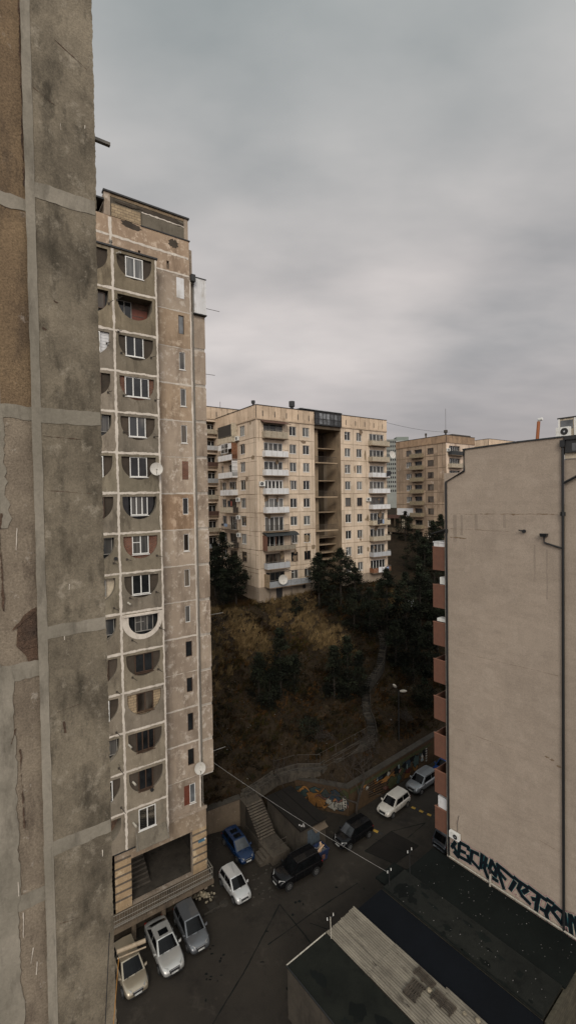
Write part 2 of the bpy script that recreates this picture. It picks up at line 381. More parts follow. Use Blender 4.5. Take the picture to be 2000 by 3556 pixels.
class Each:
    """like MB, but every call becomes a mesh part of its own"""
    def __init__(s): s.l = []
    def new(s): s.l.append(MB()); return s.l[-1]
    def build(s, name, mats, parent): return [m.build(name, mats, parent) for m in s.l if m.f]
# ================================================================== the building the picture is taken from (left edge)
NF = lambda s, d, z: FU(s, 7.1-d, z)
nb = thing('apartment_building', FU(0, 9, G), ROT_U, 'nearest grey concrete building, its close weathered panel wall filling the left edge', 'building')
bands = [10.3, 7.3, 4.27, 1.24, -1.75, -4.79, -7.85, -10.9, -14]
mb = MB()
def ragged_panel(mb, s0, s1, z0, z1, d, m, jl=.004, jr=.006, step=.025, t=1.0):
    n = int((z1-z0)/step); prev = None; e = f = 0
    for i in range(n+1):
        z = z0+(z1-z0)*i/n; e = .55*e+random.uniform(-jr, jr); f = .55*f+random.uniform(-jl, jl)
        q = (s0+f, s1+e+.004*math.sin(z*1.3), z)
        if prev:
            P = lambda s, dd, zz: NF(s, dd, zz)
            mb.face([P(prev[0], d, prev[2]), P(prev[1], d, prev[2]), P(q[1], d, q[2]), P(q[0], d, q[2])], m, t)
            mb.face([P(prev[1], d, prev[2]), P(prev[1]-.01, d-.35, prev[2]), P(q[1]-.01, d-.35, q[2]), P(q[1], d, q[2])], m, t*.8)
        prev = q
for i in range(len(bands)-1):
    o = (0, .02, 0, -.01, 0, .0, .05, .05)[i]
    ragged_panel(mb, .75, 1.585+o*.6, bands[i+1], bands[i], .0, 0, t=random.uniform(.9, 1.1))
mb.box(NF, .9, 1.5, -1.2, -.04, -14, 10.3)
mb.build('wall', 'near_grey', nb)
mb = MB()
lt = [(.9, .82, .62), (1, 1, .9), (1.05, 1.0, .92), (.95, .92, .85), (.8, .74, .68), (.9, .85, .8)]
zb = [10.2, 7.1, 4.05, 1.25, -2.25, -5.4, -8.5, -14]
mats = [0, 0, 0, 1, 1, 1, 1]
for i in range(len(zb)-1):
    mb.box(NF, -.6, .74, -.5, -.07, zb[i+1], zb[i]-.002, mats[i], 1.0)
mb.build('recessed_panel', ['near_brown', 'near_tan'], nb)
mb = MB()
ragged(mb, NF, (.75, -14), (.75, 10.3), .115, .008, .004, .09)
ragged(mb, NF, (.735, -14), (.735, -4.7), .09, .011, .005, .09)
for z, h in ((7.33, .2), (4.27, .215), (1.24, .2), (-1.76, .18), (-4.79, .2), (-7.9, .2)):
    ragged(mb, NF, (.74, z-.01), (1.575, z+random.uniform(-.01, .02)), h, .006, .009, .06)
for z, h in ((7.1, .19), (4.05, .18), (1.255, .18), (-2.25, .22), (-5.42, .22), (-8.6, .22)):
    ragged(mb, NF, (-.6, z), (.715, z), h, -.062, .014, .06)
ragged(mb, NF, (.29, -14), (.29, -2.2), .2, -.056, .02, .07); ragged(mb, NF, (.12, -14), (.14, -2.1), .26, -.059, .03, .07)
ragged(mb, NF, (.29, 1.25), (.33, -.3), .14, -.06, .03, .06)
mb.build('mortar_joint', 'near_joint', nb)
mb = MB()
hole = [(.46, -1.62), (.53, -1.5), (.62, -1.43), (.69, -1.4), (.69, -2.2), (.6, -2.22), (.55, -2.05), (.5, -1.98), (.44, -1.9)]
mb.prism(NF, hole, -.07, -.064)
mb.build('broken_patch', 'near_hole', nb)
mb = Each()
for (s0, z0, s1, z1, w) in ((.28, -.35, .31, -1.4, .018), (.4, -1.67, .66, -1.45, .02), (.5, -1.72, .68, -1.7, .02), (.55, -1.95, .69, -1.92, .02), (.685, 4.3, .69, 6.9, .02), (.45, -3.3, .47, -4.4, .012), (.35, -3.2, .4, -3.0, .012), (.29, -.3, .32, -.1, .02)):
    ragged(mb.new(), NF, (s0, z0), (s1, z1), w, -.054, .008, .03)
for (s0, z0, s1, z1, w) in ((.82, 5.62, 1.1, 5.5, .008), (1.1, 6.4, 1.52, 6.2, .006), (1.0, 2.82, 1.05, 2.8, .02), (.9, -2.9, 1.2, -2.86, .008), (.86, -5.9, 1.15, -5.95, .006), (.83, .95, 1.3, .93, .006), (.98, -3.05, 1.0, -3.22, .03), (.85, 2.42, .9, 2.4, .035), (.86, .2, 1.5, .15, .005)):
    ragged(mb.new(), NF, (s0, z0), (s1, z1), w, .003, .005, .03)
mb.build('crack', 'near_hole', nb)
mb = Each()
for s, z, L, a in ((.47, -.6, .3, 1.4), (.42, -5.9, .35, 1.5), (.5, -6.3, .2, 1.0), (1.02, -1.9, .1, 1.5), (1.45, -5.2, .1, 1.5), (.56, -6.5, .18, 1.3), (1.15, 5.2, .1, 1.57), (1.1, -1.2, .08, 1.4), (1.46, 5.35, .05, 1.2), (.38, -5.3, .2, 1.6)):
    ragged(mb.new(), NF, (s, z), (s+L*math.cos(a)*.3, z+L), .008, .005 if s > .75 else -.055, .003, .03)
mb.build('paint_drip', 'joint_mortar', nb)
mb = MB(); mb.box(lambda a, b, z: FU(a, b, z), 1.5, 1.93, 7.57, 7.63, 5.615, 5.66)
mb.build('metal_bar', 'rail_grey', nb)
mb = MB(); mb.tube([FU(.33, 7.02, 8.5), FU(.335, 7.0, 5), FU(.33, 7.02, 1.3)], .003, 4); mb.build('wire', 'cable_white', nb)

# ================================================================== the tall slab with half-round loggias
TF = lambda s, d, z: FU(s, 34.9-d, z)
WF = lambda s, d, z: FU(s, 36.0-d, z)
SF = lambda s, d, z: FU(s, 36.35-d, z)
tw = thing('apartment_tower', FU(11, 40, G), ROT_U, 'tall stained concrete tower on the left with half-round loggias and pale joints', 'building')
ZJ = [0.79+2.972*(6-r) for r in range(16)]       # storey joints, top 18.62
ZJ[15] = -25.85
mb = MB()
mb.box(FU, 2, 15.3, 36.22, 48, -25.86, 18.4, 0, .8); mb.box(FU, 2, 15.3, 42.1, 48, G, -25.87, 0, .8); mb.box(FU, 2, 7.85, 36.22, 42.1, G, -25.87, 0, .4); mb.box(FU, 2, 15.15, 36.22, 48, 18.4, 21.5, 0, .8)
mb.box(FU, 8.65, 15.1, 36.25, 46, 21.5, 23.2, 0, .8); mb.box(FU, 2, 8.6, 38, 46, 21.5, 22.6, 0, .7)
# window wall with its narrow openings
wins = [(14.18, 14.66, 15.28, 13.77), (14.19, 14.68, 12.31, 10.89), (14.22, 14.7, 9.35, 7.92), (14.22, 14.73, 6.37, 4.92), (14.24, 14.76, 3.42, 1.92), (14.23, 14.72, .42, -.95), (14.24, 14.71, -2.56, -3.96),
        (14.23, 14.72, -5.49, -6.92), (14.24, 14.69, -8.52, -9.89), (14.22, 14.78, -11.47, -12.75), (14.24, 14.76, -14.52, -15.71), (14.26, 14.76, -17.5, -18.97), (14.21, 14.76, -20.5, -21.86), (13.81, 14.81, -23.46, -25.1)]
vents = [(11.05, 11.22, 19.55, 18.95), (13.3, 13.5, 19.4, 18.75)]
zj = [0.78+2.96*k for k in range(-9, 7)]
tt = {k: random.uniform(.86, 1.12) for k in range(40)}
for k, v in ((14, .92), (15, (.92, .85, .76)), (16, 1.06), (17, (1, .93, .84)), (18, 1.08), (19, 1.12), (20, (.95, .82, .70)), (21, 1.06), (22, .92), (23, .98), (24, .95), (26, .92)): tt[k] = v
mb2 = mb
holed_wall(mb, WF, 12.0, 15.32, -25.85, 18.6, [(a, b, d, c, .16) for a, b, c, d in wins if not (c < 3.5 and c > 3.3)], zx=zj, tint=lambda s, z: tt[int((18.6-z)//2.96)+14])
holed_wall(mb, WF, 2, 15.22, 18.6, 20.05, [(a, b, d, c, .3) for a, b, c, d in vents], tint=lambda s, z: (1.0, .93, .86))
holed_wall(mb, WF, 2, 15.22, 20.05, 21.5, [], tint=lambda s, z: (1.04, .95, .86))
mb.build('wall', 'tower_plaster', tw)
mb = MB()                                       # the strip at the far right end, one storey panel each, rounded edges
for k in range(-8, 7):
    z0, z1 = .8+3.02*k-.0, .8+3.02*(k+1)
    if z1 > 18.6 and k == 6: z1 = 15.6
    if z0 > 15.5: continue
    e = .07
    pts = [(15.62+e, z0+.12), (16.66-e, z0+.12), (16.66, z0+.12+e), (16.66, z1-.12-e), (16.66-e, z1-.12), (15.62+e, z1-.12), (15.62, z1-.12-e), (15.62, z0+.12+e)]
    mb.prism(SF, pts, -.5, 0, 0, random.uniform(.92, 1.12)); mb.box(SF, 15.3, 16.62, -6, -.05, z0-.02, z1+.02, 1, .85)
    mb.box(SF, 15.36, 15.52, -.3, .05, z0, z1, 1, random.uniform(.75, .95))
mb.box(SF, 15.3, 15.6, -1, -.02, 15.5, 21.0, 0, .8)
mb.build('end_bay', ['tower_plaster', 'joint_mortar'], tw, bevel=.03)
mb = MB(); mb.box(SF, 15.65, 16.7, -.9, .25, 15.8, 18.72, 0); mb.box(SF, 15.6, 16.74, -1, .3, 15.72, 15.8, 1); mb.box(SF, 15.6, 16.74, -1, .3, 18.72, 18.78, 1)
for k in range(1, 6): mb.box(SF, 15.65+k*.175, 15.66+k*.175, .25, .258, 15.8, 18.72, 2)
mb.build('clad_balcony', ['white_panel', 'dark_metal', 'grey_panel'], tw)
mb = MB(); mb.box(WF, 15.25, 15.62, .0, .3, 18.2, 18.75); mb.build('rain_hopper', 'dark_metal', tw)
# top storey
mb = MB()
mb.box(WF, 8.62, 9.05, -.25, .02, 21.5, 23.18, 0, .95)
mb.box(WF, 9.05, 15.12, -.25, -.03, 21.5, 22.95, 1, .55)
mb.box(WF, 9.05, 15.12, -.25, 0.0, 22.95, 23.18, 3)
mb.box(WF, 9.12, 11.3, -.03, .03, 21.52, 22.45, 2)
mb.box(WF, 11.4, 14.9, -.03, -.005, 21.52, 22.5, 1, .75)
mb.box(WF, 14.82, 15.15, -.25, .02, 21.5, 23.18, 0, .9)
mb.box(WF, 2, 8.55, -1.6, -1.4, 21.5, 22.5, 1, .25)
mb.build('attic_wall', ['tower_plaster', 'tower_bay', 'yellow_brick', 'tuff_brick'], tw)
mb = MB()
mb.prism(WF, [(8.55, 23.18), (15.25, 23.18), (15.25, 23.3), (8.55, 23.3)], -.4, .12)
mb.box(WF, 2, 8.6, -2, .1, 22.5, 22.62); mb.box(WF, 11.3, 15.3, -.2, .06, 21.44, 21.52)
mb.box(TF, 4, 12.16, -1.1, .1, 18.6, 18.72)
mb.tube([WF(12.3, -.5, 23.3), WF(12.3, -.5, 23.6)], .05)
mb.build('roof_edge', 'dark_metal', tw)
mb = MB(); mb.tube([WF(8.9, .5, 18.7), WF(8.9, .5, 19.25)], .09, 8); mb.tube([WF(8.9, .5, 19.25), WF(8.9, .5, 19.4)], .13, 8); mb.build('vent_pipe', 'rail_grey', tw)
# dark weather stains with an outline of their own on the attic (old damp plaster)
mb = Each()
def blotch(mb, F, cx, cz, rx, rz, d, m=0, n=26, j=.25):
    mb.prism(F, [(cx+rx*math.cos(2*math.pi*k/n)*(1+random.uniform(-j, j)), cz+rz*math.sin(2*math.pi*k/n)*(1+random.uniform(-j, j))) for k in range(n)], d-.002, d, m)
blotch(mb.new(), WF, 10.6, 21.2, .75, .22, .004); blotch(mb.new(), WF, 13.9, 20.9, .4, .34, .004); blotch(mb.new(), WF, 10.3, 21.35, .45, .18, .006)
blotch(mb.new(), WF, 12.6, 22.75, 1.5, .16, .006); blotch(mb.new(), WF, 10.2, 22.7, .8, .1, .034); blotch(mb.new(), WF, 13.6, 22.72, .9, .2, .007); blotch(mb.new(), WF, 14.3, 22.6, .6, .16, .008)
mb.build('damp_patch', 'infill_plaster', tw)
# half-round loggia panels
SPEC = [  # infill, frame, pane, s0, s1, sashes, extras
 ('infill_plaster', 'white_frame', 'pane_pale', 9.77, 11.06, 2, .32, 1.8), ('open', 'grey_frame', 'pane_dark', 9.3, 10.4, 2, .3, 1.9),
 ('infill_plaster', 'white_frame', 'pane_dark', 9.65, 10.97, 2, .2, 1.7), ('red_brick', 'white_frame', 'pane_dark', 9.54, 11.31, 3, .25, 1.72),
 ('infill_plaster', 'white_frame', 'pane_curtain', 9.75, 11.0, 2, .2, 1.72), ('infill_plaster', 'white_frame', 'pane_dark', 9.75, 11.04, 2, .25, 1.75),
 ('glazed', 'white_frame', 'pane_curtain', 9.76, 11.03, 3, .2, 1.65), ('red_brick', 'white_frame', 'pane_curtain', 9.79, 11.02, 2, .2, 1.62),
 ('infill_plaster', 'white_frame', 'pane_dark', 9.71, 11.04, 2, .2, 1.68), ('ring', 'grey_frame', 'pane_curtain', 9.9, 11.3, 3, .42, 1.62),
 ('infill_plaster', 'brown_frame', 'pane_dark', 9.78, 11.13, 2, .28, 1.7), ('yellow_brick', 'brown_frame', 'pane_brown', 9.85, 11.1, 2, .3, 1.72),
 ('infill_plaster', 'brown_frame', 'pane_dark', 9.76, 11.11, 3, .22, 1.78), ('infill_plaster', 'brown_frame', 'pane_dark', 9.85, 10.94, 2, .22, 1.8), ('flush', 'white_frame', 'pane_dark', 9.77, 11.07, 2, .2, 1.85)]
LEFT = ['infill_plaster', 'box', 'siding', 'infill_plaster', 'glazed', 'infill_plaster', 'infill_plaster', 'glazed', 'light', 'glazed', 'infill_plaster', 'infill_plaster', 'glazed', 'infill_plaster', 'open']
def dshape(c, zt, r=1.28, st=.42, n=22, h=1.28):
    return [(c-r, zt)] + [(c-r*math.cos(math.pi*k/n), zt-st-h*math.sin(math.pi*k/n)) for k in range(n+1)] + [(c+r, zt)]
wallmb = MB(); joint = MB()
for r in range(15):
    z1, z0 = ZJ[r], ZJ[r+1]
    for col, (s0, s1, c) in enumerate(((5.6, 8.84, 7.22), (8.84, 12.08, 10.42))):
        kind = SPEC[r][0] if col else LEFT[r]
        t = random.uniform(.85, 1.1); t = (t, t*random.uniform(.97, 1.0), t*random.uniform(.92, 1.0))
        if r in (0, 1): t = (1.0, .95, .85)
        if r in (9, 10, 11, 12, 13) or col == 0: t = tuple(x*1.18 for x in t)
        if kind == 'open': D = 1.0
        elif kind in ('glazed', 'ring', 'box', 'light'): D = .4
        elif kind == 'flush': D = .0
        else: D = .15
        zt = z1-.26; P = dshape(c, zt)
        if kind == 'flush': P = dshape(c, zt)
        n = len(P)//2
        L = [(s0, z0), (c, z0)] + P[n::-1] + [(c-1.28, zt)] ; 
        lo = [(s0, z1), (s0, z0), (c, z0), *P[n::-1], (c-1.28, z1)]
        hi = [(c+1.28, z1), *P[:n-1:-1], (c, z0), (s1, z0), (s1, z1)]
        wallmb.face([TF(x, 0, z) for x, z in lo], 0, t); wallmb.face([TF(x, 0, z) for x, z in hi], 0, t)
        wallmb.face([TF(x, 0, z) for x, z in ((c-1.28, zt), (c+1.28, zt), (c+1.28, z1), (c-1.28, z1))], 0, t)
        mb = MB()
        for k in range(len(P)-1):
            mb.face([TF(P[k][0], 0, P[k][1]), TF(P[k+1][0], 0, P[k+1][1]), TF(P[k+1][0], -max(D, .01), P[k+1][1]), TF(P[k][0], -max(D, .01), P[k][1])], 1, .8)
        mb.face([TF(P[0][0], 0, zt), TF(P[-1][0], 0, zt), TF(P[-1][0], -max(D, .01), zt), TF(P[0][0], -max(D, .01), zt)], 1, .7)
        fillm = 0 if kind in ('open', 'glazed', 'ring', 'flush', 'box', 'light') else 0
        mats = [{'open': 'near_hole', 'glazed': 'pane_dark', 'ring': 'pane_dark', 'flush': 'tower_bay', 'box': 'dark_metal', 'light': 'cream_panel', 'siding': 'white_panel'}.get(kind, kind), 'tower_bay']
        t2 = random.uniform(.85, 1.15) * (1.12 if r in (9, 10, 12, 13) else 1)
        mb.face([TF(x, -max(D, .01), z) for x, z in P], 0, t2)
        o = mb.build('loggia', mats, tw)
        if kind == 'siding':
            mb = MB()
            for k in range(1, 7): mb.box(TF, c-1.2, c+1.26, -D, -D+.012, zt-k*.22, zt-k*.22+.02)
            mb.build('siding_seam', 'grey_panel', o)
        if kind == 'ring':
            mb = MB(); A = dshape(c, zt+.12, 1.52, .5, 22, 1.5); B = dshape(c+.05, zt-.05, 1.1, .4, 22, 1.05)
            for k in range(len(A)-1): mb.face([TF(A[k][0], .02, A[k][1]), TF(A[k+1][0], .02, A[k+1][1]), TF(B[k+1][0], .02, B[k+1][1]), TF(B[k][0], .02, B[k][1])])
            mb.face([TF(A[0][0], .02, A[0][1]), TF(B[0][0], .02, B[0][1]), TF(B[-1][0], .02, B[-1][1]), TF(A[-1][0], .02, A[-1][1])])
            mb.box(TF, c-1.4, c+1.2, 0, .12, zt-.05, zt+.06)
            mb.build('plaster_rim', 'joint_mortar', o)
        if kind == 'open' and col:
            mb = MB(); mb.face([TF(x, -.985, z) for x, z in ((10.3, zt-1.6), (11.6, zt-1.6), (11.6, zt-.5), (10.3, zt-.5))]); mb.build('red_wall', 'red_door', o)
            mb = MB(); mb.box(TF, 10.15, 11.0, .0, .04, zt-1.44, zt-1.4); mb.build('guard_rail', 'iron', o)
        if col:
            fi, fr, pn, a, b, sa, o1, o2 = SPEC[r]
            dd = {'open': -.99, 'glazed': -.16, 'ring': -.3, 'flush': -.03}.get(kind, -.11)
            tr = (.62, 0, .5) if r in (7, 9) else None
            window(TF, a, b, z1-o2, z1-o1, tw, fr, pn, sa, d=dd, transom=tr, sill=r not in (1, 9))
            if kind == 'infill_plaster' and r in (0, 10, 12, 13):
                pass
        elif kind in ('infill_plaster', 'siding') and r in (2, 3, 5, 6, 10, 11, 13):
            fr = 'white_frame' if r in (2, 5, 11, 13) else 'brown_frame'
            window(TF, 6.5, 7.86 if r != 13 else 7.95, z1-1.85, z1-.3, tw, fr, 'pane_dark', 2, d=-.05, sill=False)
        elif kind == 'box': window(TF, 6.2, 8.3, z1-1.5, z1-.35, tw, 'brown_frame', 'pane_brown', 3, d=-.3, sill=False)
        elif kind == 'light': window(TF, 6.2, 7.9, z1-1.6, z1-.35, tw, 'grey_frame', 'pane_pale', 2, d=-.3, sill=False)
        elif kind == 'glazed': window(TF, 6.0, 8.4, z1-1.5, z1-.3, tw, 'grey_frame', 'pane_curtain', 3, d=-.3, sill=False, fw=.05)
wallmb.box(FU, 5.6, 12.06, 35.95, 36.0, -25.8, 18.6)
wallmb.face([FU(12.08, 34.9, -25.85), FU(12.08, 36, -25.85), FU(12.08, 36, 18.6), FU(12.08, 34.9, 18.6)], 0, .9)
wallmb.face([FU(5.6, 34.9, -25.85), FU(12.08, 34.9, -25.85), FU(12.08, 36.05, -25.85), FU(5.6, 36.05, -25.85)], 0, .6)
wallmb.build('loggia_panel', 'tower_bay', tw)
for r in range(15):
    z = ZJ[r+1] if r < 14 else None
    if z: ragged(joint, TF, (5.6, z), (12.07, z+.02), .16, .012, .03, .12)
    zz = 0.78+2.96*(5-r)
    if r < 14: ragged(joint, WF, (12.05, zz), (15.3, zz), random.choice((.05, .09, .13)), .012, .02, .12, t=random.uniform(.8, 1.05))
ragged(joint, TF, (8.84, -25.85), (8.84, 18.55), .17, .018, .028, .12)
ragged(joint, TF, (12.0, -25.85), (12.0, 18.55), .14, .018, .022, .12)
ragged(joint, WF, (15.24, -25.8), (15.24, 18.3), .12, .018, .02, .12)
ragged(joint, WF, (2, 20.12), (15.15, 20.02), .17, .012, .03, .12); ragged(joint, WF, (9.0, 18.6), (9.0, 21.4), .2, .018, .03, .12)
ragged(joint, WF, (12.1, 18.58), (15.2, 18.58), .12, .02, .02, .12); ragged(joint, WF, (11.4, 22.55), (14.9, 22.5), .1, .01, .03, .12)
joint.build('mortar_joint', 'joint_mortar', tw)
mb = MB(); mb.tube([SF(15.56, .12, -25.6), SF(15.56, .12, -12), SF(15.56, .1, 18.3)], .045, 6); mb.build('drainpipe', 'rail_grey', tw)
for i, (a, b, c, d) in enumerate(wins):
    if 3.3 < c < 3.5:
        mb = MB(); mb.box(WF, a, b, -.05, .02, d, c); mb.build('bricked_window', 'red_brick', tw); continue
    fr = 'brown_frame' if i in (0, 9, 10, 11, 12) else 'white_frame'
    if i == 13:
        window(WF, 14.3, b, d, c, tw, 'white_frame', 'pane_grey', 1, d=-.08)
        mb = MB(); mb.box(WF, a, 14.3, -.08, -.02, d, c); mb.build('shutter', 'red_door', tw)
    else: window(WF, a, b, d, c, tw, fr, random.choice(('pane_dark', 'pane_brown', 'pane_curtain', 'pane_grey')) if i < 9 else 'pane_dark', 1, d=-.1, fw=.05, sill=i in (1, 2, 3, 6))
mb = MB(); mb.box(WF, 14.08, 14.72, 0, .015, 16.65, 18.29); mb.build('blanked_window', 'white_panel', tw)
mb_ = Each()
for (x, z) in ((9.1, 14.9), (9.12, 12.6), (9.3, 11.1), (11.5, 11.1), (9.4, 8.0), (11.75, 7.9), (9.35, 5.3), (11.6, 5.1), (9.35, -4.1), (11.6, -4.0), (9.5, -7.0), (11.5, -6.8), (11.7, -9.6), (9.6, -10.2), (9.55, -13.0), (11.5, -12.8), (8.5, 14.5), (8.3, 11.6), (8.3, 8.1), (8.4, -4.3), (8.35, -7.6), (8.4, -13.8), (8.3, -16.8), (8.4, -19.5), (8.5, -22.5)):
    mb = mb_.new(); L = random.uniform(.5, .95); mb.tube([TF(x, 0, z), TF(x+.12, L, z-.05)], .022, 5); mb.box(TF, x-.06, x+.06, 0, .05, z-.09, z+.06)
    if random.random() < .5: mb.tube([TF(x, .02, z+.3), TF(x+.06, L*.6, z-.03)], .012, 4)
for z, a0, a1 in ((16.75, 16.6, 18.35), (11.1, 16.5, 17.8)): mb_.new().tube([SF(a0, -.6, z), SF(a1, -.62, z+.02)], .022, 5)
mb_.build('clothes_bracket', 'iron', tw)
mb_ = Each()
for z, a0, a1 in ((-9.82, 16.5, 18.16), (-21.9, 16.5, 18.13)): mb_.new().tube([SF(a0, -.6, z), SF(a1, -.62, z)], .022, 5)
mb_.build('end_rod', 'cable_white', tw)
for i, (x, z, L) in enumerate(((9.15, 18.25, .55), (9.35, -7.65-.0+.3, .3), (9.15, -18.0, .35), (9.4, -20.9, .35), (9.35, -24.0, .45))):
    mb = MB(); mb.tube([TF(x, 0, z), TF(x+.12, L, z-.12)], .075, 8); mb.build('flue_pipe', 'pipe_white', tw)
mb = Each()
for x, z in ((11.7, -22.0), (8.35, -21.95), (9.45, -4.0)): mb.new().disc(TF(x-.9, .0, z), FU(0, -1, 0), .13, .12, 10)
mb.build('flue_mouth', 'dark_metal', tw)
mb = MB(); mb.hexa([TF(9.5, .015, -24.95), TF(11.8, .015, -24.95), TF(11.95, .55, -25.95), TF(9.35, .55, -25.95), TF(9.5, .03, -24.9), TF(11.8, .03, -24.9), TF(11.95, .6, -25.9), TF(9.35, .6, -25.9)], 0, .8)
mb.build('canopy', 'tower_bay', tw)
mb = Each()
for s in (9.5, 11.85): mb.new().tube([TF(s, .1, -24.5), TF(s, .62, -25.9)], .02, 5)
mb.build('canopy_strut', 'rail_grey', tw)
mb = MB(); mb.box(WF, 8.2, 12.2, .016, .05, -26.75, -25.87, 0); mb.build('bay_shade_band', 'dark_sheet', tw)  # dark strip added to stand for the shade under the bay
# entrance storey
mb = MB()
hole = (9.42, 14.45, -31.2, -27.5, .45)
holed_wall(mb, WF, 8.2, 15.72, -31.2, -25.85, [hole], tint=lambda s, z: (.95, .86, .68) if z < -28 else (.85, .82, .76))
mb.box(FU, 15.45, 15.72, 36.02, 40, -33, -25.85, 0, .8); mb.box(WF, 12.1, 15.75, 0, .12, -25.95, -25.72, 0, .9)
for k in range(6):
    z = -30.9+k*.62
    for s0, s1 in ((8.2, 9.42), (14.45, 15.72)):
        if k < 5 or s0 < 10: mb.box(WF, s0, s1, 0, .015, z, z+.45, 0, (1.0, .9, .7)); mb.box(WF, s0, s1, 0, .004, z+.45, z+.62, 0, .33)
mb.build('entrance_wall', 'tower_plaster', tw)
mb = MB()
mb.box(FU, 8.0, 15.4, 36.5, 42, -31.3, -31.2, 0, 1.2); mb.box(FU, 8.0, 15.4, 41.9, 42, -31.2, -25.9, 0, .7); mb.box(FU, 7.9, 8.0, 36.5, 42, -31.2, -25.9, 0, .6); mb.box(FU, 15.3, 15.4, 36.5, 42, -31.2, -25.9, 0, .6)
mb.box(FU, 8.0, 15.4, 36.5, 42, -26, -25.9, 0, .5)
for k in range(7): mb.box(FU, 8.1, 11.3-.0*k, 37.4+k*.32, 40, -31.2+k*.17, -31.2+(k+1)*.17, 0, 1.5)
mb.build('entrance_hall', 'dark_concrete', tw)
mb = MB()
for s in (10.9, 12.2): mb.box(FU, s, s+1.1, 41.8, 41.88, -31.2, -28.8)
mb.build('entrance_door', 'dark_metal', tw)
mb = MB(); mb.box(FU, 4.5, 15.68, 34.6, 36.0, -31.55, -31.2); mb.box(FU, 4.5, 15.2, 35.75, 36.0, G, -31.55, 0, .4)
for s in (7.2, 9.1, 11.4, 13.6): mb.box(FU, s, s+.28, 34.9, 35.2, G, -31.55, 0, 1.0)
mb.build('terrace', 'tan_wall', tw)
mb = MB()
for z in (-31.0, -30.62, -30.18): mb.tube([FU(4.5, 34.66, z), FU(15.6, 34.66, z)], .022, 5)
for z in (-30.62, -30.18): mb.tube([FU(15.6, 34.66, z), FU(15.62, 35.9, z)], .022, 5)
for k in range(60): mb.tube([FU(4.6+k*.187, 34.66, -31.2), FU(4.6+k*.187, 34.66, -30.18)], .008, 4)
for k in range(7): mb.tube([FU(15.61, 34.7+k*.2, -31.2), FU(15.61, 34.7+k*.2, -30.18)], .008, 4)
for z in (-30.95, -30.8): mb.tube([FU(4.5, 34.54, z), FU(15.5, 34.54, z)], .02, 5)
mb.build('railing', 'rail_grey', tw)
mb = MB(); mb.box(WF, 14.95, 15.55, .018, .03, -28.72, -28.5); mb.build('street_sign', 'sign_blue', tw)
mb = MB(); mb.box(WF, 15.5, 15.62, .032, .036, -28.62, -28.48); mb.build('sign_emblem', 'white_frame', tw)
def dish(name, c, normal, r, label, parent_rot=0, arm=.5):
    """satellite_dish > reflector, feed_arm, wall_bracket"""
    t = thing(name, c, 0, label, 'satellite dish')
    c = Vector(c); n = Vector(normal).normalized()
    x = n.cross(Vector((0, 0, 1))).normalized(); y = x.cross(n).normalized()
    mb = MB(); N = 20; rings = []
    for k in range(5):
        q = k/4; rings.append([tuple(c + x*r*q*math.cos(2*math.pi*i/N) + y*r*q*1.06*math.sin(2*math.pi*i/N) + n*(.28*r*q*q-.1)) for i in range(N)])
    for k in range(4):
        for i in range(N): mb.face([rings[k][i], rings[k][(i+1) % N], rings[k+1][(i+1) % N], rings[k+1][i]])
    mb.build('reflector', 'dish_white', t, smooth=True)
    mb = MB(); mb.tube([c-y*r*.9+n*.05, c-y*r*.3+n*arm], .018, 5); mb.disc(tuple(c-y*r*.3+n*arm), tuple(-n), .05, .08, 8); mb.build('feed_arm', 'rail_grey', t)
    mb = MB(); mb.tube([c-n*.06, c-n*.5-y*.1], .03, 5); mb.build('wall_bracket', 'rail_grey', t)
    return t
dish('satellite_dish', TF(11.55, .55, 2.6), FU(-.25, -1, .15), .47, 'round white satellite dish beside a white window on the tall tower')
dish('satellite_dish', WF(15.05, .5, -22.1), FU(-.3, -1, .3), .46, 'rust-stained white satellite dish low at the right edge of the tall tower')
